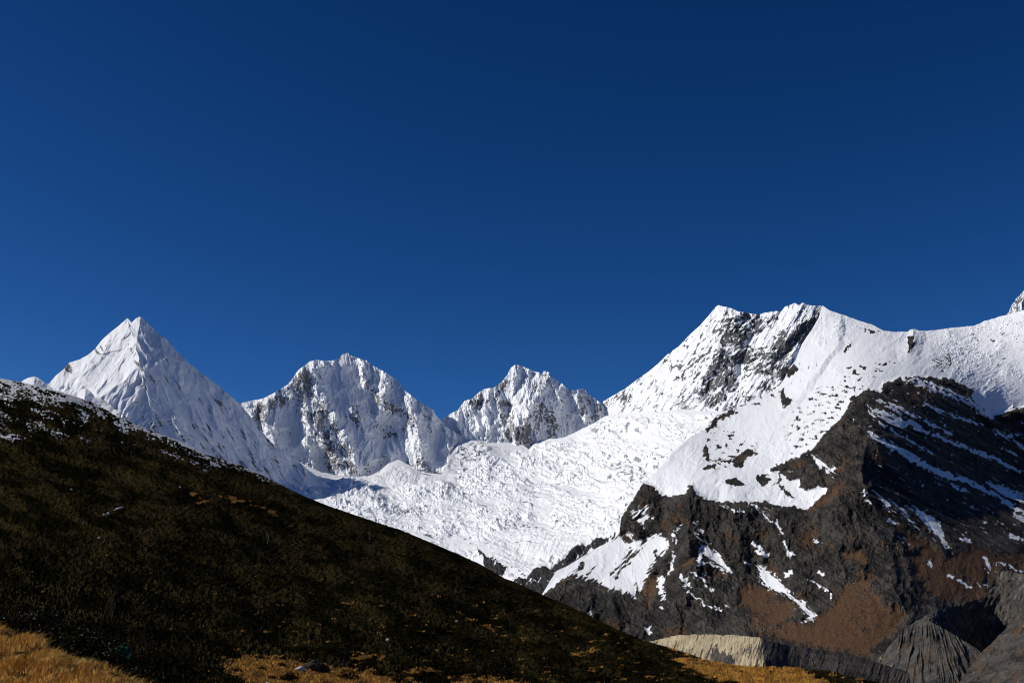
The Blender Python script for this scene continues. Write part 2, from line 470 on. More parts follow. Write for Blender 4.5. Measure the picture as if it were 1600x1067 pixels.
def m3_paint(U, V, N, P):
    a = fbm((U - 0.2 * V) / 12, V / 28, 6, 0.66, 80); b = fbm(U / 3.6, V / 6, 4, 0.7, 81)
    rk = 0.10 + 0.40 * a + 0.48 * b + 0.42 * (0.5 - N[..., 2])
    rk += 0.34 * sstep(-6, 6, polys(U, V, [T('C', '420,290 480,320 520,430 500,530 460,520 430,420'), T('C', '540,400 590,370 620,540 560,560 520,520'),
         T('C', '240,310 330,250 350,250 340,340 280,350'), T('C', '620,220 650,190 640,260 600,270'), T('C', '660,150 700,145 690,200 665,260'), T('C', '400,230 480,160 470,230 420,290')]))
    rk += 0.20 * sstep(-8, 8, polys(U, V, [T('C', '610,330 720,330 800,480 700,520 640,510'), T('C', '850,250 920,270 1000,340 1010,420 930,430 870,380')]))
    return dict(snow=1 - sstep(0.28, 0.46, rk), earth=0.3 * sstep(0, 0.3, fbm(U / 40, V / 40, 3, 0.5, 86)))
o, _ = terrain('mountain', M3_SKY, [(640, 740), (980, 720)], 640, 972, 1.0, 160, m3_depth, m3_shape, m3_paint, M_SNOWPEAK, 1.0, (1800, 16, 1.0))
tag(o, 'small jagged snow peak between the broad peak and the long right massif', 'mountain', None, 'structure')

# ------------------------------------------------------------------ right massif, upper rock face
M4_SKY = [(880, 690), (920, 652)] + T('D', '70,635 120,605 200,560 260,515 330,465 390,415 440,365 500,325 550,270 615,210 660,160 700,110 720,95 740,100 790,112 830,130 890,140 940,148 990,135 1040,128 1065,135 1090,105 1115,95 1145,82 1165,97 1190,80 1215,95 1270,98 1300,97 1340,125 1400,145 1423,152') + [(1345, 503), (1400, 540)]
def m4_depth(U, V):
    return 5580 + (660 - V) * 3.0 + 8.6 * 55 * np.log1p(np.exp((1150 - U) / 55))
def m4_shape(U, V, D):
    wu = U + 6 * fbm(U / 28, V / 28, 4, 0.5, 91); wv = V + 5 * fbm(U / 28, V / 28, 3, 0.5, 92)
    r = tent(wu, wv, T('D', '720,95 745,200 700,380 640,480 560,580 505,670'), 110, 60, 50)
    r += tent(wu, wv, T('D', '1190,80 1100,230 1010,330 950,440 860,540 760,640'), 30, 34, 22)
    r += tent(wu, wv, T('D', '1290,100 1270,170 1180,290 1120,390 1060,500'), 45, 30, 26)
    r -= tent(wu, wv, T('D', '900,150 890,300 840,450 800,600'), 24, 24, 14)
    r += tent(wu, wv, T('D', '440,370 490,460 520,560'), 20, 24, 7) + tent(wu, wv, T('D', '200,560 240,620 250,680'), 18, 22, 8) + tent(wu, wv, T('D', '330,465 360,560 380,660'), 18, 22, 7)
    rock = sstep(-10, 10, poly_sd(U, V, ROCK4, 14))
    r += (9 + 15 * rock) * sharp((wu + 0.45 * wv) / 36, (wv - 0.3 * wu) / 60, 8, 0.6, 95)
    r += (2.2 + 3 * rock) * fbm(U / 10, V / 12, 6, 0.66, 96)
    r += (1 - rock) * (6.0 * sharp((U + 0.55 * V) / 16, V / 120, 5, 0.6, 97) + 1.6 * ridged((U + 0.55 * V) / 6, V / 50, 3, 0.5, 98))
    return r, 0 * r
ROCK4 = T('D', '745,150 830,135 940,150 1055,130 990,230 930,270 900,330 980,350 1100,250 1270,150 1285,195 1190,290 1130,390 1160,450 1090,510 1050,480 960,470 880,470 840,560 760,610 720,690 650,660 690,590 610,625 590,560 650,470 690,390 720,300 745,240')
def m4_paint(U, V, N, P):
    a = fbm((U + 0.5 * V) / 16, (V - 0.3 * U) / 24, 6, 0.62, 100); b = fbm((U + 0.6 * V) / 4.5, V / 8, 5, 0.72, 101)
    rk = 0.08 + 0.48 * a + 0.72 * b + 0.35 * (0.5 - N[..., 2])
    rk += 0.35 * sstep(-8, 10, poly_sd(U, V, ROCK4, 14)) + 0.20 * sstep(-10, 10, polys(U, V, [T('D', '1090,100 1290,100 1280,180 1130,330 1000,350 980,270'), T('D', '560,380 720,200 700,330 620,480 520,600 500,500'), T('D', '1080,480 1160,440 1090,560 900,640 760,680 860,560')], 14))
    rk -= 0.30 * sstep(-4, 5, polys(U, V, [T('D', '820,420 870,430 840,520 800,500'), T('D', '1090,110 1180,90 1120,200 1000,270 980,270 1060,170'), T('D', '910,220 890,300 870,330 880,250')]))
    rk += 0.16 * sstep(-8, 8, polys(U, V, [T('D', '420,380 480,350 460,420 410,430'), T('D', '500,600 560,600 560,680 500,680'), T('D', '160,600 240,560 250,640 170,680'), T('D', '640,200 700,130 720,150 680,230'), T('D', '470,430 540,400 520,480')]))
    return dict(snow=1 - sstep(0.30, 0.42, rk), earth=0 * U)
o, _ = terrain('mountain', M4_SKY, [(880, 720), (1150, 700), (1300, 640), (1400, 560)], 880, 1330, 1.0, 230, m4_depth, m4_shape, m4_paint, M_GREYROCK, 1.0, (1800, 16, 1.0))
tag(o, 'long snow massif with a grey rock face between two white summits, right of the glacier', 'mountain', None, 'structure')

# ------------------------------------------------------------------ tip of a far peak at the right edge
def m6_shape(U, V, D):
    r = tent(U, V, [(1602, 452), (1596, 480), (1590, 520)], 24, 24, 12) + 6 * ridged(U / 14, V / 18, 6, 0.55, 3)
    return r, 0 * r
def m6_paint(U, V, N, P):
    return dict(snow=1 - sstep(0.28, 0.45, 0.28 + 0.6 * fbm(U / 8, V / 8, 5, 0.62, 5)), earth=0 * U)
o, _ = terrain('mountain', [(1540, 520), (1568, 496), (1576, 488), (1580, 478), (1588, 466), (1594, 460), (1602, 452), (1625, 440), (1660, 470), (1700, 500)], [(1540, 560), (1700, 560)], 1540, 1700, 1.2, 70,
               lambda U, V: 7400 + (540 - V) * 3.6, m6_shape, m6_paint, M_SNOWPEAK, 1.2, (1000, 10, 1.0))
tag(o, 'rocky white peak just showing at the right edge above the ice slope', 'mountain', None, 'structure')

# ------------------------------------------------------------------ snow ramp, dark rock spur and brown slopes
M5_SKY = [(846, 930), (862, 903)] + T('F', '390,680 440,660 520,610 620,550 700,510 740,470 750,380 790,320 830,260 870,190 900,170 980,90 1050,10') + T('D', '560,830 640,790 705,715') + \
         T('D', '830,655 930,610 1040,570 1090,500 1110,450 1150,400 1185,310 1240,230 1280,160 1295,100 1300,97 1340,125 1400,145') + \
         T('E', '330,180 400,205 460,225 510,240 570,272 640,280 705,278 720,265 745,262 770,275 830,275 920,262 1080,240 1180,205 1250,185 1352,160') + [(1700, 460)]
ROCK5 = [(840, 1100), (846, 930)] + T('F', '460,700 520,640 540,620') + T('F', '700,510 750,380 790,320 830,260 870,190') + \
        T('G', '60,260 90,270 150,330 200,335 320,320 335,258 360,255 400,330 480,360 560,375 700,370 880,370 980,410 1050,405 1160,425 1200,400 1290,310 1300,270 1230,270 1150,290 1110,270 1130,200 1090,160 980,160 900,155 1010,95 1100,60 1195,5') + \
        T('E', '200,900 250,840 330,760 370,700 400,640 480,600 550,615 580,560 650,540 740,525 800,530 900,535 960,545 1010,575 1060,590 1075,610 1060,630 1100,690 1150,740 1190,770 1190,750 1300,705 1352,700') + [(1720, 600), (1720, 1100)]
ROCKBITS5 = [T('G', '600,215 660,200 730,240 720,262 640,265 590,245'), T('G', '450,-40 480,-10 480,100 450,90 440,30'), T('G', '420,150 460,115 520,110 520,150 470,150'),
             T('G', '650,60 720,20 790,10 830,30 740,60 720,140 650,135 640,90'), T('G', '550,85 640,70 640,100 560,110'), T('G', '800,200 850,170 910,240 850,270 810,230'),
             T('G', '930,220 1000,270 1090,350 1060,355 990,310'), T('G', '1030,310 1090,350 1080,360 1030,330'), T('G', '940,170 1080,150 1120,110 1240,180 1240,260 1170,270 1130,220 1040,220'),
             T('E', '700,310 735,295 745,370 705,410'), T('E', '520,460 590,450 640,440 590,470'), T('E', '430,265 500,260 570,275 500,285'),
             T('E', '20,500 80,450 100,490 50,540'), T('E', '340,390 380,350 410,320 400,350 360,400'), T('D', '650,790 700,720 830,650 800,700 720,750 660,800'), T('D', '1060,610 1080,530 1090,600 1150,620 1080,670')]
SNOW5 = [T('F', '390,690 440,662 520,610 620,550 740,470 800,470 840,510 880,500 940,470 1000,490 1030,550 960,610 900,690 880,760 840,840 760,800 690,790 600,740 530,720 450,700'),
         T('F', '820,400 850,380 880,310 900,320 890,370 920,385 870,440 850,420'), T('F', '790,370 850,330 860,340 810,380'), T('F', '940,700 1000,700 985,790 1005,850 975,855 955,790'),
         T('F', '1040,640 1050,600 1040,660 1000,740 1010,690'), T('F', '1050,470 1080,425 1085,440 1060,480'), T('F', '555,925 575,890 582,925'), T('F', '880,990 920,1000 905,1025'),
         T('G', '810,800 900,840 990,930 1080,1030 1020,1020 900,980 830,920'), T('I', '920,0 1040,0 1130,60 1210,160 1280,190 1330,260 1385,305 1360,350 1270,355 1310,310 1240,230 1150,160 1050,110 970,60'),
         T('J', '370,25 440,70 465,135 420,110'), T('J', '440,60 500,90 560,170 625,240 560,195 500,130'), T('J', '540,95 640,130 720,200 755,280 800,355 740,310 660,230 600,160'), T('J', '500,265 530,270 555,315 515,290'),
         T('J', '930,520 950,535 990,510 980,535 945,545'), T('G', '400,650 450,660 560,740 640,860 600,850 520,790 430,740'), T('G', '290,880 320,880 350,960 320,950'), T('H', '385,290 440,340 450,380 420,370'),
         T('H', '1195,450 1290,470 1395,485 1290,515 1210,490'), T('H', '1160,790 1300,820 1395,880 1395,930 1250,860'), T('E', '470,690 540,730 520,770 480,720'), T('E', '400,770 435,780 430,790'),
         T('H', '20,620 100,640 150,690 200,700 150,740 60,690')]
STREAK5 = [(T('H', '400,480 560,570 700,650 850,720 1000,775 1200,870 1395,990'), 2.6), (T('H', '600,600 760,690 940,770'), 3.6), (T('H', '450,330 620,400 720,450 900,520 1050,580 1200,640 1370,725'), 2.2),
           (T('H', '540,280 650,350 800,420 930,480'), 1.3), (T('H', '750,290 900,350 1000,390 1120,420'), 1.8), (T('H', '620,130 760,180 900,230 1050,290 1180,380'), 2.2), (T('H', '690,130 850,180 940,215 1120,310'), 1.6),
           (T('H', '460,410 600,490 830,620'), 0.8), (T('H', '580,400 640,420'), 2.5), (T('J', '840,285 890,295'), 2.0), (T('J', '970,390 1000,450'), 2.2), (T('J', '820,510 885,545'), 2.0), (T('J', '770,485 790,490'), 1.4),
           (T('J', '450,180 490,200'), 1.6), (T('J', '665,410 680,430'), 1.5), (T('J', '1040,415 1090,425 1170,460'), 1.1), (T('J', '330,75 345,90'), 2.0), (T('J', '310,25 320,40'), 2.0), (T('G', '780,660 890,740'), 2.0), (T('G', '820,720 880,745'), 2.6),
           (T('G', '1030,735 1050,735'), 3.4), (T('G', '1020,880 1045,860'), 3.2), (T('G', '1245,860 1265,880'), 2.4), (T('G', '1210,640 1230,650'), 2.2), (T('G', '1190,920 1260,960 1330,1010 1325,1060'), 1.6), (T('G', '945,500 965,545 985,590'), 1.2),
           (T('G', '1005,660 1030,730'), 1.6), (T('G', '390,780 470,800 560,830 640,870'), 1.4), (T('G', '360,860 460,920'), 1.3), (T('G', '420,720 410,800'), 2.6), (T('G', '375,510 400,530'), 1.2), (T('G', '400,570 440,580'), 1.0), (T('G', '380,600 430,640'), 1.0),
           (T('G', '450,950 520,1000'), 1.0), (T('G', '330,990 420,1050'), 1.0), (T('G', '270,550 290,535'), 1.5), (T('G', '230,580 250,660'), 1.6), (T('G', '200,880 240,740'), 1.6), (T('I', '480,215 500,225'), 1.2), (T('I', '555,240 630,260'), 1.3), (T('I', '665,230 680,235'), 1.4),
           (T('I', '320,0 340,40 380,75'), 2.2), (T('I', '40,400 70,430'), 2.5), (T('I', '160,230 180,245'), 1.2), (T('G', '560,400 640,430 720,440'), 0.7), (T('G', '760,380 840,430 900,500'), 0.8), (T('G', '730,790 745,800'), 2.0)]
EARTH5 = [T('J', '-60,850 -20,760 60,700 130,640 200,530 330,500 420,640 560,690 480,800 380,880 250,900 0,880'), T('J', '560,360 660,300 760,370 900,330 1182,380 1182,460 1050,450 960,590 800,640 680,600 570,480'), T('G', '1170,430 1290,310 1400,210 1423,260 1290,400 1200,435'),
          T('F', '870,820 890,730 960,690 950,800 900,880'), T('F', '1000,680 1090,640 1180,570 1170,610 1080,690 1010,740'), T('I', '780,100 900,60 1000,80 1230,240 1160,320 1000,440 940,330 760,220'), T('I', '940,440 1100,350 1350,350 1600,100 1800,120 1800,640 1200,540'),
          T('J', '350,30 380,20 480,150 600,260 700,330 560,330 420,130'), T('F', '980,510 1020,460 1030,540 1000,550'), T('E', '1270,880 1352,860 1352,1000 1300,1010'), T('J', '180,360 300,330 330,400 200,420')]
m5_tps = TPS([(860, 900, 3900), (960, 840, 3980), (1010, 765, 4080), (1055, 703, 4260), (1117, 652, 4560), (1215, 605, 4700), (1262, 530, 4960), (1285, 480, 5120), (1345, 505, 4960), (1425, 518, 4880), (1600, 487, 4760), (1700, 465, 4600),
              (1500, 560, 4660), (1590, 620, 4520), (1545, 606, 4520), (1100, 720, 4120), (1200, 660, 4330), (1230, 720, 3960), (1150, 770, 3850), (1256, 790, 3720), (1300, 600, 4440), (1290, 676, 3990), (1350, 612, 4230), (1420, 592, 4360), (1500, 600, 4470), (1550, 656, 4430), (1600, 700, 4400),
              (1340, 760, 3650), (1450, 760, 3800), (1600, 780, 4050), (1010, 900, 3760), (950, 950, 3700), (1050, 990, 3450), (1200, 900, 3560), (1200, 990, 3200), (1300, 900, 3400), (1350, 1000, 3000), (1500, 900, 3400), (1450, 850, 3520), (1600, 880, 3600), (1600, 1060, 3100),
              (1100, 1090, 3000), (1400, 1090, 2650), (880, 1000, 3650), (1700, 900, 3750)], 0.004)
def m5_rock(U, V):
    wu = U + 3.5 * fbm(U / 16, V / 16, 4, 0.55, 131); wv = V + 3.5 * fbm(U / 16, V / 16, 4, 0.55, 132)
    return poly_sd(wu, wv, ROCK5, 30)
def m5_shape(U, V, D):
    wu = U + 7 * fbm(U / 30, V / 30, 4, 0.5, 111); wv = V + 6 * fbm(U / 30, V / 30, 4, 0.5, 112)
    rs = m5_rock(U, V); rock = sstep(-6, 8, rs)
    earth = sstep(-10, 10, polys(U, V, EARTH5))
    ice = sstep(-14, 14, poly_sd(U, V, T('E', '760,300 900,270 1352,170 1500,120 1500,700 1352,700 1190,740 1080,620 960,500 860,400'), 14))
    r = tent(wu, wv, T('G', '345,255 350,450 330,650 350,780 300,900'), 40, 46, 26)
    r += tent(wu, wv, T('G', '30,290 20,420 0,600'), 30, 30, 10)
    r += tent(wu, wv, T('G', '1060,430 1060,700 1090,1000'), 60, 30, 12)
    r += tent(wu, wv, T('G', '640,380 660,560 700,760'), 40, 30, 12)
    r += tent(wu, wv, T('F', '480,760 520,850 600,960'), 30, 34, 18) + tent(wu, wv, T('F', '700,800 720,900 740,1000'), 18, 34, 16) + tent(wu, wv, T('F', '1120,700 1050,820 1030,960'), 40, 40, 12)
    r += tent(wu, wv, T('E', '470,600 490,720 480,900 440,1060'), 70, 60, 22)
    r += tent(wu, wv, T('J', '100,180 250,330 400,480 540,620'), 70, 50, 16)
    r += tent(wu, wv, T('E', '735,262 740,330 720,400'), 22, 18, 14)
    # rock strata: ledges that run down to the right on the spur's right face
    sd = (V - 0.52 * U); al = U + 0.52 * V
    right = sstep(1330, 1400, U) * sstep(0, 14, rs) * (1 - sstep(800, 860, V - 0.3 * (U - 1400))) 
    patch = sstep(-6, 3, polys(U, V, SNOW5))
    lg, _ = saw(sd / 21 + 0.9 * fbm(al / 160, sd / 60, 3, 0.5, 113)); l2, _ = saw(sd / 7.3 + 1.2 * fbm(al / 70, sd / 30, 4, 0.55, 122))
    r += right * (8 * lg + 2.6 * l2 + 3.0 * fbm(al / 14, sd / 6, 5, 0.62, 123))
    r += rock * (1 - patch) * (1 - right) * (1 - earth) * (4.2 * lg + 1.6 * l2)
    r += rock * (1 - 0.75 * patch) * (1 - right) * (1 - 0.7 * earth) * (17 * sharp((wu - 0.25 * wv) / 52, wv / 90, 9, 0.56, 114) + 3.2 * sharp((U - 0.4 * V) / 12, (V + 0.3 * U) / 22, 6, 0.64, 127) + 2.6 * fbm(U / 7, V / 8, 5, 0.68, 115))
    r += rock * earth * 2.2 * fbm(U / 34, V / 46, 6, 0.5, 116)
    r += (1 - rock) * (1 - ice) * (3.2 * fbm((U + V) / 40, (V - U) / 120, 4, 0.5, 117) + 4.5 * sstep(-0.15, 0.35, fbm(U / 60, V / 50, 3, 0.5, 124)) * sharp((U + 1.1 * V) / 30 + 0.6 * fbm(U / 40, V / 40, 3, 0.5, 125), (V - U) / 90, 6, 0.6, 118) + 1.6 * fbm(U / 8, V / 8, 5, 0.66, 126))
    r += tent(wu, wv, T('D', '1400,150 1390,300 1290,430 1200,560 1080,690'), 34, 9, 9) * (1 - rock)
    rise = tent(U, V, T('E', '480,600 370,700 250,840 130,960'), 60, 20, 6)
    r += rise
    l = ice * (0.5 + 0.9 * sstep(-0.2, 0.3, fbm(U / 40, V / 24, 4, 0.5, 121))) * (1.6 * ridged((U - 0.8 * V) / 30, (V + 0.35 * U) / 6, 6, 0.64, 119) + 2.0 * fbm(U / 7, V / 3.6, 5, 0.68, 120) + 5 * fbm(U / 60, V / 30, 3, 0.5, 128))
    return r, l
def m5_paint(U, V, N, P):
    rs = m5_rock(U, V)
    wu = U + 6 * fbm(U / 11, V / 11, 5, 0.62, 141); wv = V + 6 * fbm(U / 11, V / 11, 5, 0.62, 142)
    fine = fbm(U / 6, V / 5, 5, 0.62, 143)
    rock = sstep(-2.0, 2.0, rs + 6 * fine)
    rock = np.maximum(rock, sstep(-2, 2, polys(wu, wv, ROCKBITS5) + 5.5 * fine - 0.8))
    # scattered outcrops on the snow ramp
    spr = sstep(-14, 10, polys(U, V, [T('E', '60,740 200,600 420,560 470,600 370,690 220,870 60,960 20,850'), T('E', '380,470 560,440 560,510 420,560 280,580'), T('D', '640,770 720,760 950,880 930,960 800,1000 640,1000'), T('G', '840,150 1100,60 1300,20 1330,90 1100,200 900,300'), T('D', '600,800 850,650 1080,520 1060,590 860,690 700,760')]))
    dots = fbm((U + 0.5 * V) / 11, (V - 0.2 * U) / 6, 4, 0.6, 145)
    rock = np.maximum(rock, spr * sstep(0.15, 0.27, dots + 0.2 * fine))
    # right of the lit smooth face: faintly rocky snow
    fac = sstep(-8, 8, polys(U, V, [T('D', '1280,160 1340,130 1423,180 1380,330 1300,420 1200,560 1090,640 1070,520 1160,380')]))
    rock = np.maximum(rock, fac * sstep(0.33, 0.5, 0.22 + 0.5 * fbm((U + 0.6 * V) / 5, V / 8, 5, 0.62, 146)))
    rock = np.maximum(rock, sstep(-5, 3, poly_sd(U, V, T('E', '840,430 910,395 965,410 945,480 900,505 850,465'))) * sstep(-0.05, 0.25, fbm((U + 0.5 * V) / 14, (V - 0.5 * U) / 2.6, 4, 0.6, 158)))
    snow = 1 - rock
    dl = fbm((U - 0.75 * V + 8 * fine) / 30, (V + 0.75 * U + 4 * fbm(U / 20, V / 20, 3, 0.5, 157)) / 4.2, 5, 0.66, 155); dr = fbm((U + 0.8 * V) / 26, (V - 0.8 * U) / 3.0, 5, 0.64, 156)
    west = 1 - sstep(1075, 1110, U)
    sn = np.maximum(polys(wu, wv, SNOW5) - 1.6 + 13.0 * (west * dl + (1 - west) * dr), strokes(wu, wv, STREAK5) + 0.3 + 5.0 * dr)
    al = U + 0.52 * V; sd = V - 0.52 * U
    strk = fbm(al / 26, sd / 3.0, 4, 0.6, 147)
    right = sstep(1335, 1380, U) * sstep(2, 10, rs) * (1 - sstep(790, 830, V - 0.35 * (U - 1400)))
    streaky = np.maximum(right, sstep(-8, 4, polys(U, V, [T('G', '370,500 480,560 640,840 690,900 640,1000 330,1060 280,880 400,780'), T('G', '500,380 900,370 960,450 900,500 600,420')])))
    snow = np.maximum(snow, sstep(-1.3, 1.3, sn + 4.5 * fine + 2.5 * strk * right) * (sn > -7))
    q1 = sd / 21 + 0.9 * fbm(al / 160, sd / 60, 3, 0.5, 113); f1 = q1 - np.floor(q1)
    led = sstep(0.66, 0.80, f1) * sstep(0.10, 0.32, fbm(al / 150, np.floor(q1) * 3.7, 4, 0.55, 153) + 0.35 * fine)
    snow = np.maximum(snow, right * led)
    snow = np.maximum(snow, streaky * sstep(0.33, 0.46, strk + 0.25 * fine + 0.10 * sstep(-8, 2, sn)))
    snow = np.maximum(snow, sstep(0.3, 0.42, fine + 0.3 * strk) * sstep(-10, -2, sn) * sstep(-2, 6, rs) * 0.95)
    snow = np.maximum(snow, sstep(0.62, 0.72, fine + 0.35 * fbm(U / 60, V / 60, 3, 0.5, 148)) * sstep(0, 20, rs) * (V < 960) * 0.9)
    e = polys(wu, wv, EARTH5) + 13 * fbm(U / 22, V / 22, 6, 0.64, 149)
    earth = sstep(-12, 12, e) * (0.80 + 0.75 * fbm(U / 30, V / 14, 4, 0.6, 150))
    earth = np.maximum(earth, 0.6 * sstep(0.02, 0.35, fbm(U / 44, V / 44, 6, 0.64, 151)))
    ice = sstep(-10, 10, poly_sd(U, V, T('E', '830,290 1352,170 1500,120 1500,690 1352,690 1190,730 1080,610 980,520 920,420'), 14))
    snow = np.where(ice > 0.5, np.clip(snow - 0.62 * ice * sstep(0.08, 0.40, fbm((U - 0.6 * V) / 12, (V + 0.3 * U) / 3.5, 5, 0.66, 152) + 0.2 * fbm(U / 50, V / 40, 3, 0.5, 154)), 0, 1), snow)
    isl = strokes(wu, wv, [(T('F', '860,545 790,620 720,720'), 2.2), (T('F', '940,570 950,640'), 2.2), (T('F', '800,560 760,640 690,700'), 1.6), (T('F', '620,650 560,700'), 1.4), (T('F', '830,750 845,830'), 1.6), (T('F', '760,490 800,515'), 4.0), (T('F', '880,505 865,545'), 2.2), (T('F', '980,640 930,690'), 2.4), (T('F', '540,640 500,690'), 1.6)]) + 9 * dl + 3 * fine
    snow = snow * (1 - 0.95 * sstep(-1.2, 1.2, isl) * west * (V > 815))
    return dict(snow=snow, earth=np.clip(earth, 0, 1))
o, _ = terrain('mountain', M5_SKY, [(846, 1090), (1700, 1090)], 846, 1690, 1.05, 470, m5_tps, m5_shape, m5_paint, M_DARKROCK, 0.9, (1200, 14, 0.8))
tag(o, 'dark rock mountain with a white snow ramp on its left and brown slopes at its foot', 'mountain', None, 'structure')

# ------------------------------------------------------------------ glacier
GL_SKY = [(430, 722), (470, 722), (477, 727), (500, 737), (530, 743), (560, 745), (580, 742), (594, 735), (606, 724), (622, 718), (640, 727), (655, 737), (690, 741), (698, 730), (704, 712), (716, 690), (735, 683), (760, 692), (800, 691), (815, 693), (826, 702), (840, 687), (880, 684), (905, 672), (930, 660), (945, 650), (990, 645), (1027, 644), (1063, 639), (1090, 641), (1120, 643), (1150, 640)]
gl_tps = TPS([(440, 735, 6150), (560, 745, 6350), (610, 716, 6600), (690, 741, 6350), (735, 683, 7000), (820, 695, 6950), (905, 672, 6950), (990, 645, 6500), (1060, 640, 5950), (1120, 642, 5450), (560, 800, 5500), (700, 800, 5450), (800, 780, 5500), (900, 760, 5450), (1000, 720, 5150), (1060, 700, 4900),
              (650, 850, 5000), (800, 850, 4800), (900, 830, 4750), (960, 800, 4650), (800, 900, 4450), (880, 885, 4350), (880, 950, 4200), (700, 920, 4500), (1000, 850, 4300), (1130, 730, 4600), (430, 860, 5200)], 0.01)
GL_ROCK_SHADE = [T('F', '-60,560 0,620 30,630 60,660 110,680 90,720 150,740 210,730 270,690 310,650 350,650 380,700 450,720 470,760 460,900 300,850 0,700'), T('F', '360,640 430,615 480,565 560,540 640,505 720,485 700,520 620,565 520,620 440,670 390,690')]  # rock outcrop below the ice, then a channel's shade painted dark like rock
GL_DEBRIS = [T('F', '440,360 510,320 580,290 600,300 510,340 450,375'), T('F', '500,460 560,430 600,440 520,480'), T('F', '600,450 700,440 720,480 620,480'), T('F', '700,370 770,340 740,440 700,410'), T('F', '-80,390 140,390 290,400 290,460 180,470 60,430'),
             T('F', '690,90 820,70 860,130 800,150 690,130'), T('C', '1040,500 1160,440 1190,470 1050,520'), T('C', '1000,720 1150,630 1250,690 1250,780 1080,760'), T('C', '800,930 870,890 880,910 810,950'), T('B', '750,980 900,960 1100,960 1200,990 900,1010'),
             T('C', '150,560 330,540 380,600 340,640 250,660 200,640')]
def gl_shape(U, V, D):
    wu = U + 9 * fbm(U / 36, V / 24, 4, 0.5, 161); wv = V + 5 * fbm(U / 36, V / 24, 4, 0.5, 162)
    # flow lines curve from the upper right down to the lower left
    fl = wu + 0.9 * wv; ac = wv - 0.25 * wu
    smooth = sstep(-16, 16, polys(U, V, [T('F', '0,500 200,480 480,470 560,540 430,620 250,680 100,690'), T('B', '780,790 860,720 960,700 1080,770 1190,790 1150,860 900,850'), T('C', '440,860 600,760 740,720 560,900 470,930'), T('C', '330,530 500,520 600,560 500,580 350,570')], 16))
    amp = (1 - 0.85 * smooth) * (0.06 + 1.2 * sstep(-0.22, 0.30, fbm(fl / 75, ac / 26, 5, 0.6, 168)))
    wob = 0.8 * fbm(U / 55, V / 26, 5, 0.6, 163)
    c1, _ = saw(-(ac / 13 + wob + 0.6 * fbm(fl / 90, ac / 40, 3, 0.5, 169)), 0.75); c2, _ = saw(-(ac / 5.2 + 2.2 * wob + 0.9 * fbm(U / 16, V / 8, 4, 0.62, 164)), 0.7)
    blk = sharp((U + 0.4 * V) / 12 + wob, V / 5, 5, 0.66, 170)
    big = sstep(-0.05, 0.35, fbm(U / 50, V / 26, 4, 0.55, 179))
    l = amp * (4.2 * c1 + 1.9 * c2 + (1.4 + 4.2 * big) * blk + 1.5 * fbm(U / 5, V / 2.6, 4, 0.66, 178))
    l += 11 * fbm(fl / 150, ac / 45, 5, 0.5, 165)
    l += tent(U, V, T('C', '150,530 260,530 330,550 370,600'), 16, 20, 8) + tent(U, V, T('C', '1030,520 1100,470 1180,440 1260,420'), 10, 10, 6)
    l -= tent(U, V, T('F', '360,650 430,640 560,560 720,500'), 12, 9, 12)
    l -= 5 * tent(U, V, T('F', '60,740 250,790 420,760'), 14, 24, 1)
    l += smooth * (2.6 * fbm((U + 0.4 * V) / 14, V / 34, 5, 0.6, 166) + 0.8 * fbm(U / 5, V / 4, 4, 0.6, 182))
    l += sstep(-4, 6, polys(U, V, GL_ROCK_SHADE)) * 6 * ridged(U / 20, V / 14, 5, 0.6, 167)
    top = lerp_line(GL_SKY, U)
    l *= sstep(0, 14, V - top)
    return 0 * l, l
def gl_paint(U, V, N, P):
    fine = fbm(U / 6, V / 4, 5, 0.62, 171)
    rk = sstep(-2.5, 2.5, polys(U, V, GL_ROCK_SHADE) + 4 * fine)
    stre = sstep(0.12, 0.4, fbm((U - 0.5 * V) / 22, (V + 0.5 * U) / 5, 4, 0.6, 172))
    rk = rk * (1 - 0.8 * stre)
    deb = sstep(-6, 5, polys(U, V, GL_DEBRIS) + 6 * fbm(U / 12, V / 8, 4, 0.6, 173))
    rk = np.maximum(rk, deb * sstep(0.0, 0.5, 0.22 + 0.9 * fbm(U / 7, V / 3, 4, 0.6, 174)) * 0.62)
    rk = np.maximum(rk, 0.56 * sstep(0.08, 0.46, fbm(U / 9, V / 4, 5, 0.62, 175) + 0.35 * (0.9 - N[..., 2]) + 0.2 * fbm(U / 60, V / 40, 3, 0.5, 176)))
    fl = U + 0.9 * V; ac = V - 0.25 * U
    rk = np.maximum(rk, 0.62 * sstep(0.16, 0.42, fbm(fl / 90, ac / 5, 5, 0.62, 180)) * sstep(-0.2, 0.2, fbm(U / 50, V / 30, 3, 0.5, 181)))
    return dict(snow=1 - rk, earth=sstep(-3, 2, polys(U, V, GL_ROCK_SHADE)))  # dark earth colour covers the outcrop and the painted channel shade
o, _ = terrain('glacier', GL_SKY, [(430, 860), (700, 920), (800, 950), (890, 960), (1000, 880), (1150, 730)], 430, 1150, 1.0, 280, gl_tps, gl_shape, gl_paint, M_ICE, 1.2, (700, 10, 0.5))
tag(o, 'wide white broken icefall filling the basin below the peaks', 'glacier', None, 'structure')


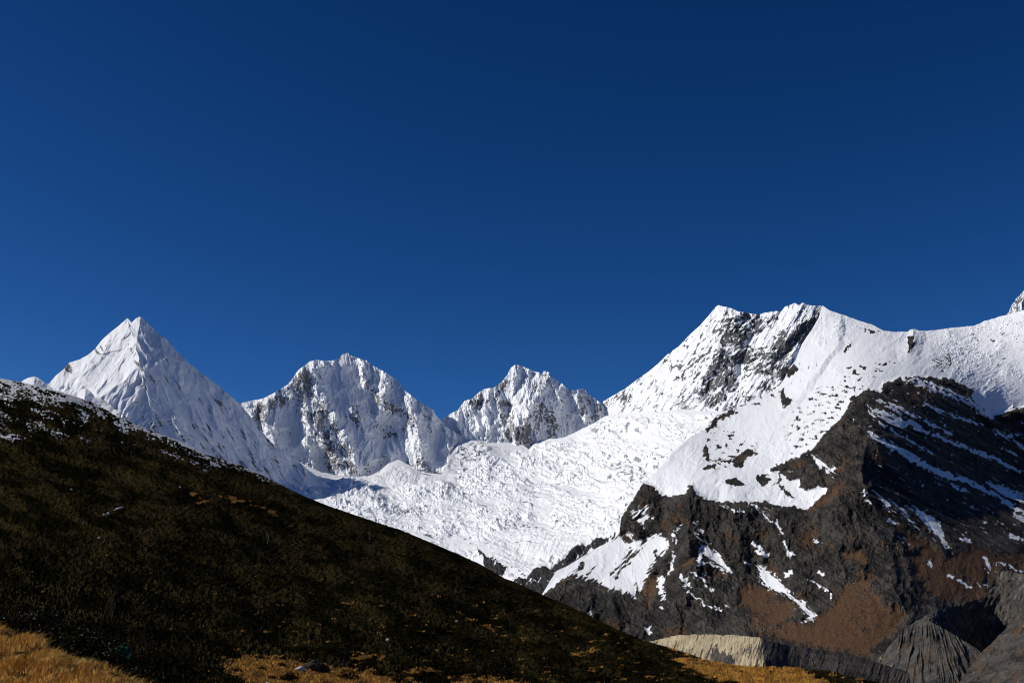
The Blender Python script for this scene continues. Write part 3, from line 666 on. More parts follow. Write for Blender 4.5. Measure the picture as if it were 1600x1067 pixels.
# ------------------------------------------------------------------ moraines in the valley
def moraine_mat():
    n = Nodes('moraine_rubble')
    big = n.noise(30, 6, 0.65); fine = n.noise(4, 5, 0.65)
    pale = n.mix(n.step(big, 0.35, 0.7), (0.30, 0.25, 0.165), (0.50, 0.42, 0.27))
    grey = n.mix(n.step(n.math('ADD', big, n.math('MULTIPLY', n.math('SUBTRACT', fine, 0.5), 0.8)), 0.3, 0.72), (0.024, 0.023, 0.0215), (0.105, 0.098, 0.086))
    brown = n.mix(n.step(fine, 0.3, 0.7), (0.07, 0.045, 0.028), (0.13, 0.085, 0.05))
    c = n.mix(n.attr('earth'), grey, brown)
    n.link(n.mix(n.step(n.math('MULTIPLY_ADD', fine, 0.4, n.math('SUBTRACT', n.attr('pale'), 0.2)), 0.3, 0.7), c, pale), n.b.inputs['Base Color'])
    n.b.inputs['Roughness'].default_value = 0.9
    n.bump(n.math('ADD', fine, big), 3.0, 0.5)
    return n.m
M_MORAINE = moraine_mat()

CL_SKY = [(1000, 1004), (1018, 1001), (1030, 998), (1060, 992), (1084, 991), (1110, 990), (1128, 992), (1145, 991), (1165, 994), (1187, 995), (1198, 1000), (1230, 1007), (1262, 1012), (1320, 1019), (1360, 1030), (1420, 1050)]
cl_tps = TPS([(1000, 1000, 1900), (1090, 992, 1790), (1187, 996, 1640), (1197, 1040, 1560), (1100, 1040, 1680), (1230, 1010, 1648), (1320, 1022, 1660), (1320, 1080, 1560), (1230, 1060, 1572), (1420, 1060, 1640), (1020, 1090, 1700), (1100, 1090, 1600)], 0.002)
def cl_shape(U, V, D):
    wu = U + 1.6 * fbm(U / 12, V / 8, 4, 0.6, 201)
    r = 7.5 * ridged((wu + 0.25 * V) / 13, V / 60, 6, 0.64, 202) + 3.0 * fbm(U / 8, V / 7, 5, 0.62, 203)
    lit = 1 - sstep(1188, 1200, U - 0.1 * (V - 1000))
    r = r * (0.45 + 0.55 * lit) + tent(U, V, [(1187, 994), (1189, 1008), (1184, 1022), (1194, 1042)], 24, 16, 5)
    return r, 0 * r
def cl_paint(U, V, N, P):
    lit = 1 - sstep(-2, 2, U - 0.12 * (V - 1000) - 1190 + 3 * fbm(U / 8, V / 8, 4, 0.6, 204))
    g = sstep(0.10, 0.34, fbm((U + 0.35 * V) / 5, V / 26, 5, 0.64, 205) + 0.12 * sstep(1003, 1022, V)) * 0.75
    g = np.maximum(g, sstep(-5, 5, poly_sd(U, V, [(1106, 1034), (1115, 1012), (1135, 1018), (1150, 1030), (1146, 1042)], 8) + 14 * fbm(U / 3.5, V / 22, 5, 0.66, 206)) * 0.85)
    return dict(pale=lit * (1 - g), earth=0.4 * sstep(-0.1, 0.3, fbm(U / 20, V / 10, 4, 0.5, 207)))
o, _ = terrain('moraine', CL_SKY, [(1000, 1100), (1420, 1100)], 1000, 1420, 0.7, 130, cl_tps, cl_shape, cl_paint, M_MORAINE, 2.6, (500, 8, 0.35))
tag(o, 'pale beige moraine bluff with eroded gullies, lit beside its dark right flank', 'moraine', None, 'structure')

DW_SKY = [(1420, 985), (1440, 968)] + T('J', '650,690 700,670 760,655 830,640 900,620 960,600 985,580 1000,545 1020,500 1060,460 1100,455 1140,468 1182,475') + [(1680, 905)]
dw_tps = TPS([(1420, 985, 2250), (1461, 953, 2300), (1500, 944, 2480), (1536, 932, 2570), (1556, 905, 2680), (1575, 892, 2700), (1470, 1000, 2180), (1530, 1016, 2400), (1560, 985, 2540), (1545, 960, 2550), (1582, 960, 2500), (1600, 930, 2480), (1600, 893, 2600), (1680, 920, 2200), (1600, 1080, 2200), (1420, 1080, 2000)], 0.002)
def dw_shape(U, V, D):
    r = 9 * sharp((U + 0.5 * V) / 16, (V - 0.5 * U) / 50, 7, 0.62, 216) + 3.0 * fbm(U / 8, V / 8, 5, 0.64, 217)
    return r, 0 * r
def dw_paint(U, V, N, P):
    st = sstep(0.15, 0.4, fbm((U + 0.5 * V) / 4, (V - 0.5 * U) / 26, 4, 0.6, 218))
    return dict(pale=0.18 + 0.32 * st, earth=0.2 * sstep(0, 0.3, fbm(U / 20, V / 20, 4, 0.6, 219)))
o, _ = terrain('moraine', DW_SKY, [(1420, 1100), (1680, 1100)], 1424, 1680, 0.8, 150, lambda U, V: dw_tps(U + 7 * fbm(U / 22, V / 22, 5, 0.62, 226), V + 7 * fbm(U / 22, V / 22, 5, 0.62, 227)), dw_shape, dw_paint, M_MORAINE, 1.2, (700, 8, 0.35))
tag(o, 'shadowed dark moraine wall behind the grooved one, with a grey scree slope at its right', 'moraine', None, 'structure')

GR_SKY = [(1300, 1070), (1340, 1052)] + T('J', '330,1000 400,920 480,830 540,770 600,722 640,722 700,745 760,780 820,815 880,850 940,890 1000,960 1060,1040 1120,1130')
gr_tps = TPS([(1300, 1075, 1980), (1355, 1048, 2010), (1398, 999, 2040), (1433, 967, 2030), (1480, 985, 1960), (1530, 1016, 1880), (1560, 1050, 1830), (1499, 1090, 1700), (1380, 1090, 1800), (1590, 1090, 1760)], 0.002)
def gr_shape(U, V, D):
    w = U + 2.2 * fbm(U / 14, V / 18, 5, 0.6, 211)
    s = (w - 1440) / np.maximum(V - 880, 40)
    a = 0.5 + 0.8 * sstep(-0.3, 0.4, fbm(U / 30, V / 40, 3, 0.5, 210))
    r = a * 17.0 * sharp(s * 13, V / 80, 6, 0.6, 212) * sstep(966, 985, V - 0.2 * np.abs(U - 1440)) + 2.4 * fbm(U / 7, V / 9, 5, 0.62, 213)
    return r, 0 * r
def gr_paint(U, V, N, P):
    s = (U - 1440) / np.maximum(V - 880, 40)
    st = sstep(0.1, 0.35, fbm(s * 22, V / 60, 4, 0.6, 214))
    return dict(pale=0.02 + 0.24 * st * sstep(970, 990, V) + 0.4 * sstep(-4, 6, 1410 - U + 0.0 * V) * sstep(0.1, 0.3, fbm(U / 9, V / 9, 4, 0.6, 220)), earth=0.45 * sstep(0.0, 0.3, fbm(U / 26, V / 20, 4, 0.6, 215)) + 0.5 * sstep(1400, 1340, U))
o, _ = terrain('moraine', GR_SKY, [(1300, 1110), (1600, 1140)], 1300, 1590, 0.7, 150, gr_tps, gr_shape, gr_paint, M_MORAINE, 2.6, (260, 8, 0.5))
tag(o, 'grey moraine scored with fan shaped erosion grooves, in front of a shadowed wall', 'moraine', None, 'structure')

def nr_shape(U, V, D):
    r = 7 * fbm(U / 24, V / 24, 7, 0.66, 221) + 8 * sharp((U + V) / 26, (V - U) / 60, 4, 0.6, 222)
    return r, 0 * r
def nr_paint(U, V, N, P):
    return dict(pale=0.14 + 0.42 * sstep(0.0, 0.5, fbm((U + V) / 8, (V - U) / 20, 6, 0.7, 223)) * sstep(-0.1, 0.3, fbm(U / 24, V / 24, 4, 0.6, 225)), earth=0.8 * sstep(-0.1, 0.35, fbm(U / 20, V / 20, 5, 0.6, 224)))
o, _ = terrain('moraine', T('J', '780,1100 830,1060 880,990 950,900 1020,835 1100,750 1140,700 1182,650') + [(1680, 850)], [(1480, 1110), (1680, 1110)], 1484, 1680, 0.8, 150,
               lambda U, V: 1150 + (1067 - V) * 2.2 - 0.9 * (U - 1500), nr_shape, nr_paint, M_MORAINE, 3.5, (300, 8, 0.5))
tag(o, 'brown and grey bouldery slope cutting across the lower right corner', 'slope', None, 'structure')

# ------------------------------------------------------------------ near hillside
HILL_SKY = [(-120, 575), (-60, 583)] + T('A', '0,465 130,490 280,525 430,570 520,600 600,650 700,700 850,760 1000,815 1150,890 1300,935 1410,980') + T('K', '520,290 700,380 850,440 1000,490 1170,550 1300,590 1400,630 1600,715') + \
           [(730, 872), (752, 882), (768, 892), (788, 903), (812, 912), (832, 922), (860, 934), (886, 945), (920, 961), (960, 981)] + T('I', '0,490 100,520 240,560 400,610 500,650 700,690 850,705 1000,708 1200,710 1280,722 1340,732 1500,745 1600,770') + [(1352, 1062), (1400, 1072), (1480, 1085)]
h_tps = TPS([(u, v, math.log(d)) for u, v, d in [(-120, 575, 900), (0, 590, 900), (100, 615, 850), (300, 700, 780), (500, 785, 720), (700, 860, 650), (900, 952, 560), (1000, 998, 450), (1060, 1018, 400), (1160, 1041, 350), (1250, 1043, 330), (1350, 1062, 320), (1480, 1085, 320),
             (0, 700, 560), (0, 800, 330), (0, 900, 120), (0, 1000, 48), (0, 1100, 30), (150, 760, 480), (200, 1000, 75), (200, 1100, 34), (300, 850, 330), (300, 950, 150), (320, 1100, 45), (480, 1045, 95), (480, 1110, 65), (500, 900, 340), (600, 950, 250), (600, 1030, 120), (700, 1067, 110),
             (800, 1000, 260), (900, 1067, 135), (900, 1110, 105), (1050, 1070, 180), (1150, 1085, 190), (1250, 1070, 240), (1300, 1110, 160), (-120, 1000, 40), (-120, 800, 300), (1480, 1120, 200)]], 0.003)
GOLD = [[(1042, 1025), (1085, 1028), (1140, 1037), (1200, 1041), (1250, 1042), (1266, 1049), (1272, 1058), (1310, 1070), (1300, 1090), (1180, 1090), (1150, 1066), (1110, 1058), (1080, 1046)],
        [(345, 1022), (380, 1017), (440, 1022), (500, 1034), (560, 1040), (620, 1049), (640, 1070), (640, 1090), (400, 1090), (385, 1060), (345, 1038)], [(700, 1050), (735, 1052), (790, 1056), (830, 1066), (850, 1090), (690, 1090)], [(630, 1042), (690, 1038), (690, 1044), (640, 1050)], [(885, 1014), (930, 1018), (925, 1024), (895, 1020)],
        [(540, 1020), (575, 1016), (600, 1022), (560, 1026)], [(595, 1054), (640, 1052), (660, 1066), (600, 1066)]]
PATH = [([(716, 957), (740, 968), (765, 980), (792, 993)], 1.2), ([(1046, 1012), (1078, 1024), (1100, 1032)], 1.0), ([(345, 776), (400, 786), (430, 800)], 2.5), ([(300, 772), (325, 785)], 2.0)]
def hill_gold(U, V):
    g = sstep(-5, 5, np.maximum(polys(U, V, GOLD), strokes(U, V, PATH)) + 17 * fbm(U / 20, V / 5, 5, 0.62, 231) - 1.5)
    low = sstep(880, 1060, V - 0.05 * np.abs(U - 500))
    s = fbm(U / 22, V / 4.5, 5, 0.6, 232)
    g = np.maximum(g, 0.9 * sstep(0.36 - 0.12 * low, 0.48 - 0.12 * low, s) * sstep(780, 940, V))
    return g
def h_shape(U, V, D):
    top = lerp_line(HILL_SKY, U)
    g = hill_gold(U, V)
    px = np.clip(1.0 * F / D, 1.2, 40)              # photo pixels per metre
    b = 0.6 * (1 - np.abs(perlin(U / (2.0 * px + 3), V / (0.9 * px + 1.6), 233))) - 0.3 + 0.7 * fbm(U / 9, V / 4.5, 5, 0.66, 234)
    l = b * (0.55 * px + 1.2) * (1 - 0.85 * g)
    l += 5 * fbm((U + 0.8 * V) / 90, (V - 0.6 * U) / 40, 4, 0.5, 235) * sstep(0, 50, V - top)
    l = np.minimum(l - 0.3 * px, 1.5 * px)
    return 0 * l, l * sstep(-2, 16, V - top)
def h_paint(U, V, N, P):
    top = lerp_line(HILL_SKY, U)
    dep = V - top
    g = hill_gold(U, V)
    along = U + 0.45 * V; ac = V - 0.45 * U
    n1 = fbm(along / 34, ac / 9, 6, 0.62, 241); n2 = fbm(U / 4.5, V / 2.6, 4, 0.65, 242)
    reach = np.interp(U, [-100, 0, 90, 150, 240, 330, 430, 560], [50, 46, 40, 26, 15, 13, 6, 0]).astype(f32)
    sn = sstep(-0.08, 0.30, 1.25 * n1 + 0.9 * n2 + 0.55 * (reach * 0.55 - dep) / (reach + 1) - 0.03) * (U < 560) * (dep < reach * 2.2) * sstep(2, 10, reach)
    band = sstep(-10, 8, polys(U, V, [[(0, 640), (60, 655), (110, 668), (140, 690), (120, 692), (60, 672), (0, 660)], [(-80, 655), (0, 664), (50, 682), (30, 690), (-80, 680)], [(190, 690), (215, 695), (205, 702)], [(225, 672), (260, 690), (330, 725), (330, 740), (260, 712)], [(140, 664), (160, 672), (150, 676)]], 12))
    sn = np.maximum(sn, band * sstep(0.02, 0.40, n1 + 0.8 * n2))
    tone = fbm((U + 0.5 * V) / 80, (V - 0.35 * U) / 24, 6, 0.6, 243)
    return dict(snow=sn, gold=g, tone=0.5 + 1.7 * tone + 0.35 * n2)
def hill_mat():
    n = Nodes('dark_hillside')
    f = n.noise(0.9, 6, 0.65); m = n.noise(9, 5, 0.6)
    t = n.math('MULTIPLY_ADD', n.math('SUBTRACT', f, 0.5), 0.9, n.attr('tone'))
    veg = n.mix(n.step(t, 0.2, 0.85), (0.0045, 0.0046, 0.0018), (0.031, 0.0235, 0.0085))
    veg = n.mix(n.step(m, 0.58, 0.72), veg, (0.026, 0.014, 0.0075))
    gold = n.mix(n.step(f, 0.3, 0.7), (0.085, 0.042, 0.011), (0.30, 0.15, 0.040))
    c = n.mix(n.step(n.math('MULTIPLY_ADD', f, 0.5, n.math('SUBTRACT', n.attr('gold'), 0.25)), 0.3, 0.7), veg, gold)
    c = n.mix(n.math('MULTIPLY', n.step(n.math('MULTIPLY_ADD', f, 0.7, n.math('SUBTRACT', n.attr('snow'), 0.35)), 0.15, 0.95), 0.9), c, (0.60, 0.61, 0.63))
    n.link(c, n.b.inputs['Base Color'])
    n.b.inputs['Roughness'].default_value = 1.0; n.b.inputs['Specular IOR Level'].default_value = 0.0
    n.bump(f, 0.5, 0.6)
    return n.m
M_HILL = hill_mat()
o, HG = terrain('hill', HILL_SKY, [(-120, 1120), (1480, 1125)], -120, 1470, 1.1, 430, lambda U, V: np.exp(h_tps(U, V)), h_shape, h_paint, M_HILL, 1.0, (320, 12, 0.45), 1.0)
tag(o, 'dark shrub covered hillside falling from a snow dusted crest to golden grass', 'hill', None, 'structure')

# ground sheet under everything, out to the horizon
gu = np.linspace(-1, 1, 81); gr_ = np.sign(gu) * (np.abs(gu) ** 3.2) * 90000.0
GX, GY = np.meshgrid(gr_, gr_)
R = np.hypot(GX, GY)
GZ = -1.75 - 0.05 * np.minimum(R, 3400) - 0.0004 * R
mg = Nodes('valley_ground')
mg.link(mg.mix(mg.step(mg.noise(6, 6), 0.35, 0.65), (0.05, 0.04, 0.022), (0.15, 0.10, 0.045)), mg.b.inputs['Base Color'])
mg.b.inputs['Roughness'].default_value = 0.95
o = mesh_obj('ground', np.stack([GX, GY, GZ], -1), grid_faces(81, 81), mg.m, smooth=True)
tag(o, kind='structure')

# grassy bank in the near left corner
BK_SKY = [(-140, 950), (-60, 968), (0, 986), (30, 996), (62, 1008), (95, 1024), (130, 1034), (165, 1046), (200, 1058), (240, 1078), (330, 1120)]
def bk_shape(U, V, D):
    l = 5 * fbm(U / 40, V / 20, 4, 0.55, 251)
    return 0 * l, l
o, BG = terrain('grass_bank', BK_SKY, [(-140, 1200), (330, 1200)], -140, 330, 2.0, 60, lambda U, V: 23 + (1067 - V) * 0.07 - 0.042 * U, bk_shape, lambda U, V, N, P: dict(snow=0 * U, gold=0.34 + 0.6 * fbm(U / 20, V / 9, 4, 0.6, 253), tone=0.4 + fbm(U / 20, V / 10, 4, 0.6, 252)), M_HILL, 1.0, (14, 6, 0.3))
tag(o, 'bank of golden dry grass in the lower left corner', 'bank', None, 'structure')

# ------------------------------------------------------------------ plants
def leaf_mat(name, cols, rough=0.6, spec=0.2):
    n = Nodes(name)
    a = n.attr('shade')
    r = n.new('ShaderNodeValToRGB'); n.link(a, r.inputs['Fac'])
    e = r.color_ramp.elements
    while len(e) < len(cols): e.new(0.5)
    for i, (p, c) in enumerate(cols):
        e[i].position = p; e[i].color = tuple(c) + (1,)
    n.link(r.outputs[0], n.b.inputs['Base Color'])
    n.b.inputs['Roughness'].default_value = rough
    n.b.inputs['Specular IOR Level'].default_value = spec
    return n.m
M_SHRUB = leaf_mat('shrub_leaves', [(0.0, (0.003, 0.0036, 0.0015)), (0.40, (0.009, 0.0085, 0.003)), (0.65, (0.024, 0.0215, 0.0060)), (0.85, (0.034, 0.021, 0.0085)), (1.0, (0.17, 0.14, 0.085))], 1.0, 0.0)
M_GRASS = leaf_mat('dry_grass', [(0.0, (0.12, 0.055, 0.010)), (0.5, (0.58, 0.29, 0.042)), (0.85, (0.74, 0.43, 0.085)), (1.0, (0.80, 0.58, 0.20))], 0.7, 0.2)

def leaf_cloud(C, S, nl, leaf, flat=0.7, shade=None, pale=0.014):
    """clumps at C of radius S, each with nl small leaf quads over a dome"""
    n = len(C)
    th = RNG.uniform(0, 2 * np.pi, (n, nl)); h = RNG.uniform(0.0, 1, (n, nl)); rr = RNG.uniform(0.72, 1.05, (n, nl))
    c = np.sqrt(1 - h * h)
    d = np.stack([c * np.cos(th), c * np.sin(th), h * flat], -1)
    q = C[:, None] + d * (rr * S[:, None])[..., None]
    nn = d + RNG.normal(0, 0.55, d.shape)
    nn /= np.linalg.norm(nn, axis=-1, keepdims=True)
    a = np.cross(nn, RNG.normal(0, 1, d.shape)); a /= np.linalg.norm(a, axis=-1, keepdims=True)
    b = np.cross(nn, a)
    L = (leaf[:, None] * RNG.uniform(0.6, 1.3, (n, nl)))[..., None]
    v = np.stack([q - a * L, q - b * L * 0.55, q + a * L, q + b * L * 0.55], -2).reshape(-1, 3)
    sh = np.clip((shade if shade is not None else RNG.uniform(0.1, 0.75, n))[:, None] + RNG.normal(0, 0.12, (n, nl)), 0, 0.86)
    sh = np.where(RNG.uniform(0, 1, (n, nl)) < pale if np.isscalar(pale) else RNG.uniform(0, 1, (n, nl)) < pale[:, None], 1.0, sh)
    return v, np.repeat(sh.reshape(-1), 4)

def quads(v): return np.arange(len(v), dtype=np.int32).reshape(-1, 4)

def pick(G, n, weight):
    w = weight.ravel().astype(np.float64); w /= w.sum()
    i = RNG.choice(len(w), n, p=w)
    return i

hu, hv, hd = HG['U'].ravel(), HG['V'].ravel(), HG['D'].ravel()
hp = HG['P'].reshape(-1, 3)
gold = hill_gold(HG['U'], HG['V'])
snowy = h_paint(HG['U'], HG['V'], HG['N'], HG['P'])['snow']
patch = fbm((HG['U'] + 0.5 * HG['V']) / 60, (HG['V'] - 0.35 * HG['U']) / 18, 5, 0.62, 261)
seen = (HG['V'] < 1075) & (HG['U'] > -30) & (HG['U'] < 1420)
top = lerp_line(HILL_SKY, HG['U'])
goldp = sstep(-3, 3, polys(HG['U'], HG['V'], GOLD))
wgt = seen * np.clip(1 - 1.0 * gold, 0.0, 1) * (1 - 0.9 * goldp) * (1 - 0.97 * snowy) * np.clip(0.5 + 2.6 * patch, 0.06, 2) * (1 + 0.0 * hd.reshape(gold.shape))
i = pick(HG, 26000, wgt)
S = np.clip(RNG.lognormal(-0.15, 0.45, len(i)), 0.35, 2.2) * np.where(RNG.uniform(0, 1, len(i)) < 0.25, 0.85, 0.5)
leaf = np.maximum(0.045, 0.72 * hd[i] / F) * RNG.uniform(0.8, 1.3, len(i))
shade = np.clip(0.36 + 1.3 * fbm(hu[i] / 50, hv[i] / 18, 5, 0.62, 262) + RNG.normal(0, 0.13, len(i)), 0.02, 0.84)
C = hp[i].copy(); C[:, 2] -= 0.25 * S
pal = np.where(RNG.uniform(0, 1, len(i)) < 0.05 + 0.12 * sstep(0.1, 0.4, fbm(hu[i] / 30, hv[i] / 10, 3, 0.6, 263)), 0.16, 0.004)
v, sh = leaf_cloud(C, S, 24, leaf, 0.75, shade, pal)
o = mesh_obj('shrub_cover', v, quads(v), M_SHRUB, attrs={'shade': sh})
tag(o, 'dense dark low shrubs covering the near hillside', 'shrubs', None, 'stuff')

def blades(C, hgt, wid, lean, nb, spread, shade):
    n = len(C)
    off = RNG.normal(0, 1, (n, nb, 3)) * spread[:, None, None]; off[..., 2] = 0
    b = C[:, None] + off
    az = RNG.uniform(0, 2 * np.pi, (n, nb)); ln = np.abs(RNG.normal(lean, 0.22, (n, nb)))
    H = hgt[:, None] * RNG.uniform(0.55, 1.25, (n, nb))
    dx = np.stack([np.cos(az) * ln + 0.25, np.sin(az) * ln, np.ones_like(az)], -1) * H[..., None]
    fa = RNG.uniform(0, np.pi, (n, nb))
    w = np.stack([np.cos(fa), np.sin(fa), 0 * az], -1) * (wid[:, None] * RNG.uniform(0.6, 1.4, (n, nb)))[..., None]
    mid = b + dx * np.array([0.4, 0.4, 0.62]); tip = b + dx * np.array([1.0, 1.0, 0.93])
    v = np.stack([b - w, b + w, mid + w * 0.8, mid - w * 0.8, mid - w * 0.8, mid + w * 0.8, tip + w * 0.2, tip - w * 0.2], -2).reshape(-1, 3)
    sh = np.clip(shade[:, None] + RNG.normal(0, 0.18, (n, nb)), 0, 1)
    return v, np.repeat(sh.reshape(-1), 8)

# dry grass: the near bank, then the golden patches further out
bp = BG['P'].reshape(-1, 3); bu, bv = BG['U'].ravel(), BG['V'].ravel()
i = RNG.choice(len(bp), 4200, p=(lambda w: w / w.sum())(((bv < 1110) & (bu > -60)) * np.clip(0.25 + 2.4 * fbm(bu / 24, bv / 9, 4, 0.6, 274), 0.03, 2)))
shd = np.clip(0.46 + 1.1 * fbm(bu[i] / 20, bv[i] / 9, 4, 0.6, 271) + RNG.normal(0, 0.13, len(i)), 0, 1)
v1, s1 = blades(bp[i] - np.array([0, 0, 0.04]), 0.0052 * BG['D'].ravel()[i] * np.clip(0.8 + 1.3 * fbm(bu[i] / 18, bv[i] / 9, 3, 0.6, 273) + RNG.normal(0, 0.2, len(i)), 0.25, 1.5), 0.00017 * BG['D'].ravel()[i], 0.8, 26, np.full(len(i), 0.08), shd)
gi = pick(HG, 9000, seen * np.clip(gold - 0.4, 0, 1) * (HG['D'] < 420))
v2, s2 = blades(hp[gi], np.clip(2.6 * hd[gi] / F, 0.12, 0.6), 0.5 * hd[gi] / F, 0.35, 5, 1.5 * hd[gi] / F + 0.1, np.full(len(gi), 0.30) + 0.4 * fbm(hu[gi] / 20, hv[gi] / 8, 3, 0.5, 272))
v = np.concatenate([v1, v2]); sh = np.concatenate([s1, s2])
o = mesh_obj('dry_grass', v, quads(v), M_GRASS, attrs={'shade': sh})
tag(o, 'golden dry grass on the near bank and the open patches of the hill', 'grass', None, 'stuff')


# ------------------------------------------------------------------ things one can count on the hillside
def hill_at(u, v):
    k = np.argmin(np.abs(hu - u) + np.abs(hv - v))
    return Vector(hp[k].tolist()), float(hd[k]) / F            # position, metres per photo pixel

def link_copy(src, loc, rz, sc, label=None, group=None):
    c = src.copy(); COL.objects.link(c)
    c.location = loc; c.rotation_euler = (0, 0, rz); c.scale = (sc, sc, sc * random.uniform(0.85, 1.1))
    if label: c['label'] = label
    if group: c['group'] = group
    for ch in list(src.children):
        d = ch.copy(); COL.objects.link(d); d.parent = c; d.matrix_parent_inverse = Matrix.Identity(4)
    return c

M_WOOD = leaf_mat('twigs', [(0.0, (0.022, 0.015, 0.009)), (0.6, (0.06, 0.042, 0.028)), (0.9, (0.13, 0.11, 0.09)), (1.0, (0.30, 0.27, 0.23))], 1.0, 0.0)

def tube_verts(a, b, ra, rb, sides=5):
    d = (b - a).normalized(); x = d.orthogonal().normalized(); y = d.cross(x)
    A = [a + (x * math.cos(t) + y * math.sin(t)) * ra for t in [2 * math.pi * k / sides for k in range(sides)]]
    B = [b + (x * math.cos(t) + y * math.sin(t)) * rb for t in [2 * math.pi * k / sides for k in range(sides)]]
    out = []
    for k in range(sides):
        m = (k + 1) % sides
        out += [A[k], A[m], B[m], B[k]]
    return out

def shrub(label, group, pale, sh0, flat=0.8):
    root = bpy.data.objects.new('shrub', None); COL.objects.link(root); tag(root, label, 'shrub', group)
    # a few domed clumps make an uneven crown
    n = 9
    C = np.stack([RNG.normal(0, 0.26, n), RNG.normal(0, 0.26, n), RNG.uniform(0.0, 0.22, n)], -1); S = RNG.uniform(0.2, 0.36, n)
    v, sh = leaf_cloud(C, S, 90, np.full(n, 0.035), flat, np.full(n, sh0), pale)
    mesh_obj('foliage', v, quads(v), M_SHRUB, root, {'shade': sh})
    t = []
    for k in range(7):
        a = Vector((random.uniform(-.08, .08), random.uniform(-.08, .08), -0.05)); b = Vector((random.uniform(-.4, .4), random.uniform(-.4, .4), random.uniform(.2, .5)))
        t += tube_verts(a, b, 0.014, 0.005)
    t = np.array([tuple(q) for q in t], f32)
    mesh_obj('stem', t, quads(t), M_WOOD, root, {'shade': np.full(len(t), 0.4)})
    return root

def scatter(root, spots, labels=None):
    for k, (u, v, w) in enumerate(spots):
        p, m = hill_at(u, v)
        o = root if k == 0 else link_copy(root, p, 0, 1)
        sc = w * m
        o.location = p - Vector((0, 0, 0.05 * sc)); o.rotation_euler = (0, 0, random.uniform(0, 6.28)); o.scale = (sc, sc, sc * random.uniform(0.8, 1.05))
        if labels and labels.get(k): o['label'] = labels[k]

scatter(shrub('low dark round shrub on the golden grass at the foot of the hill', 'low shrubs dotted over the golden grass', 0.01, 0.12),
        [(452, 1057, 38), (441, 1036, 18), (409, 1038, 18), (424, 1051, 15), (546, 1055, 34), (590, 1049, 28), (622, 1062, 28), (508, 1066, 22), (564, 1066, 24), (470, 1013, 26), (516, 1016, 30), (578, 1030, 24), (370, 1040, 18), (396, 1064, 20),
         (712, 1060, 22), (745, 1064, 24), (650, 1056, 26), (685, 1063, 24), (780, 1062, 16)],
        {0: 'spiky dark shrub just below the domed boulder, largest of the shrubs on the golden grass'})
scatter(shrub('small dark shrub on the golden meadow below the beige bluff', 'small shrubs on the golden meadow', 0.01, 0.1),
        [(1160, 1049, 7), (1188, 1047, 6), (1124, 1046, 9), (1096, 1037, 8), (1232, 1050, 7), (1262, 1056, 9), (1206, 1058, 10), (1144, 1056, 8), (1112, 1040, 7), (1282, 1062, 10), (1250, 1064, 8)])
scatter(shrub('leggy shrub with pale dry leaf tips behind the grassy bank', 'pale tipped shrubs behind the grassy bank', 0.16, 0.45, 1.0),
        [(20, 968, 70), (70, 972, 64), (120, 1000, 60), (150, 1008, 66), (178, 1024, 50), (60, 992, 56), (108, 1018, 50), (196, 1052, 40), (150, 1036, 46), (5, 985, 50)])

def rock_mesh(name, seed, mat, amp=0.35, parent=None):
    import bmesh
    bm = bmesh.new(); bmesh.ops.create_icosphere(bm, subdivisions=4, radius=0.5)
    for q in bm.verts:
        p = q.co.copy()
        a = np.array([p.x, p.y, p.z])
        k = 1 + amp * float(fbm(np.array([a[0] * 2.2 + seed]), np.array([a[2] * 2.2 + a[1] * 1.7]), 5, 0.6, seed)[0]) * 1.6
        q.co = Vector((p.x * k, p.y * k, p.z * k * 0.7))
    me = bpy.data.meshes.new(name); bm.to_mesh(me); bm.free()
    me.materials.append(mat)
    o = bpy.data.objects.new(name, me); COL.objects.link(o)
    if parent: o.parent = parent
    return o
def rock_mat(name, a, b):
    n = Nodes(name); n.link(n.mix(n.step(n.noise(0.15, 6, 0.65), 0.3, 0.7), a, b), n.b.inputs['Base Color'])
    n.b.inputs['Roughness'].default_value = 0.9; n.bump(n.noise(0.2, 6, 0.65), 0.05, 0.6)
    return n.m
M_DKROCK = rock_mat('dark_boulder', (0.012, 0.0105, 0.008), (0.045, 0.037, 0.026)); M_PALEROCK = rock_mat('pale_rock', (0.35, 0.34, 0.32), (0.62, 0.60, 0.57))

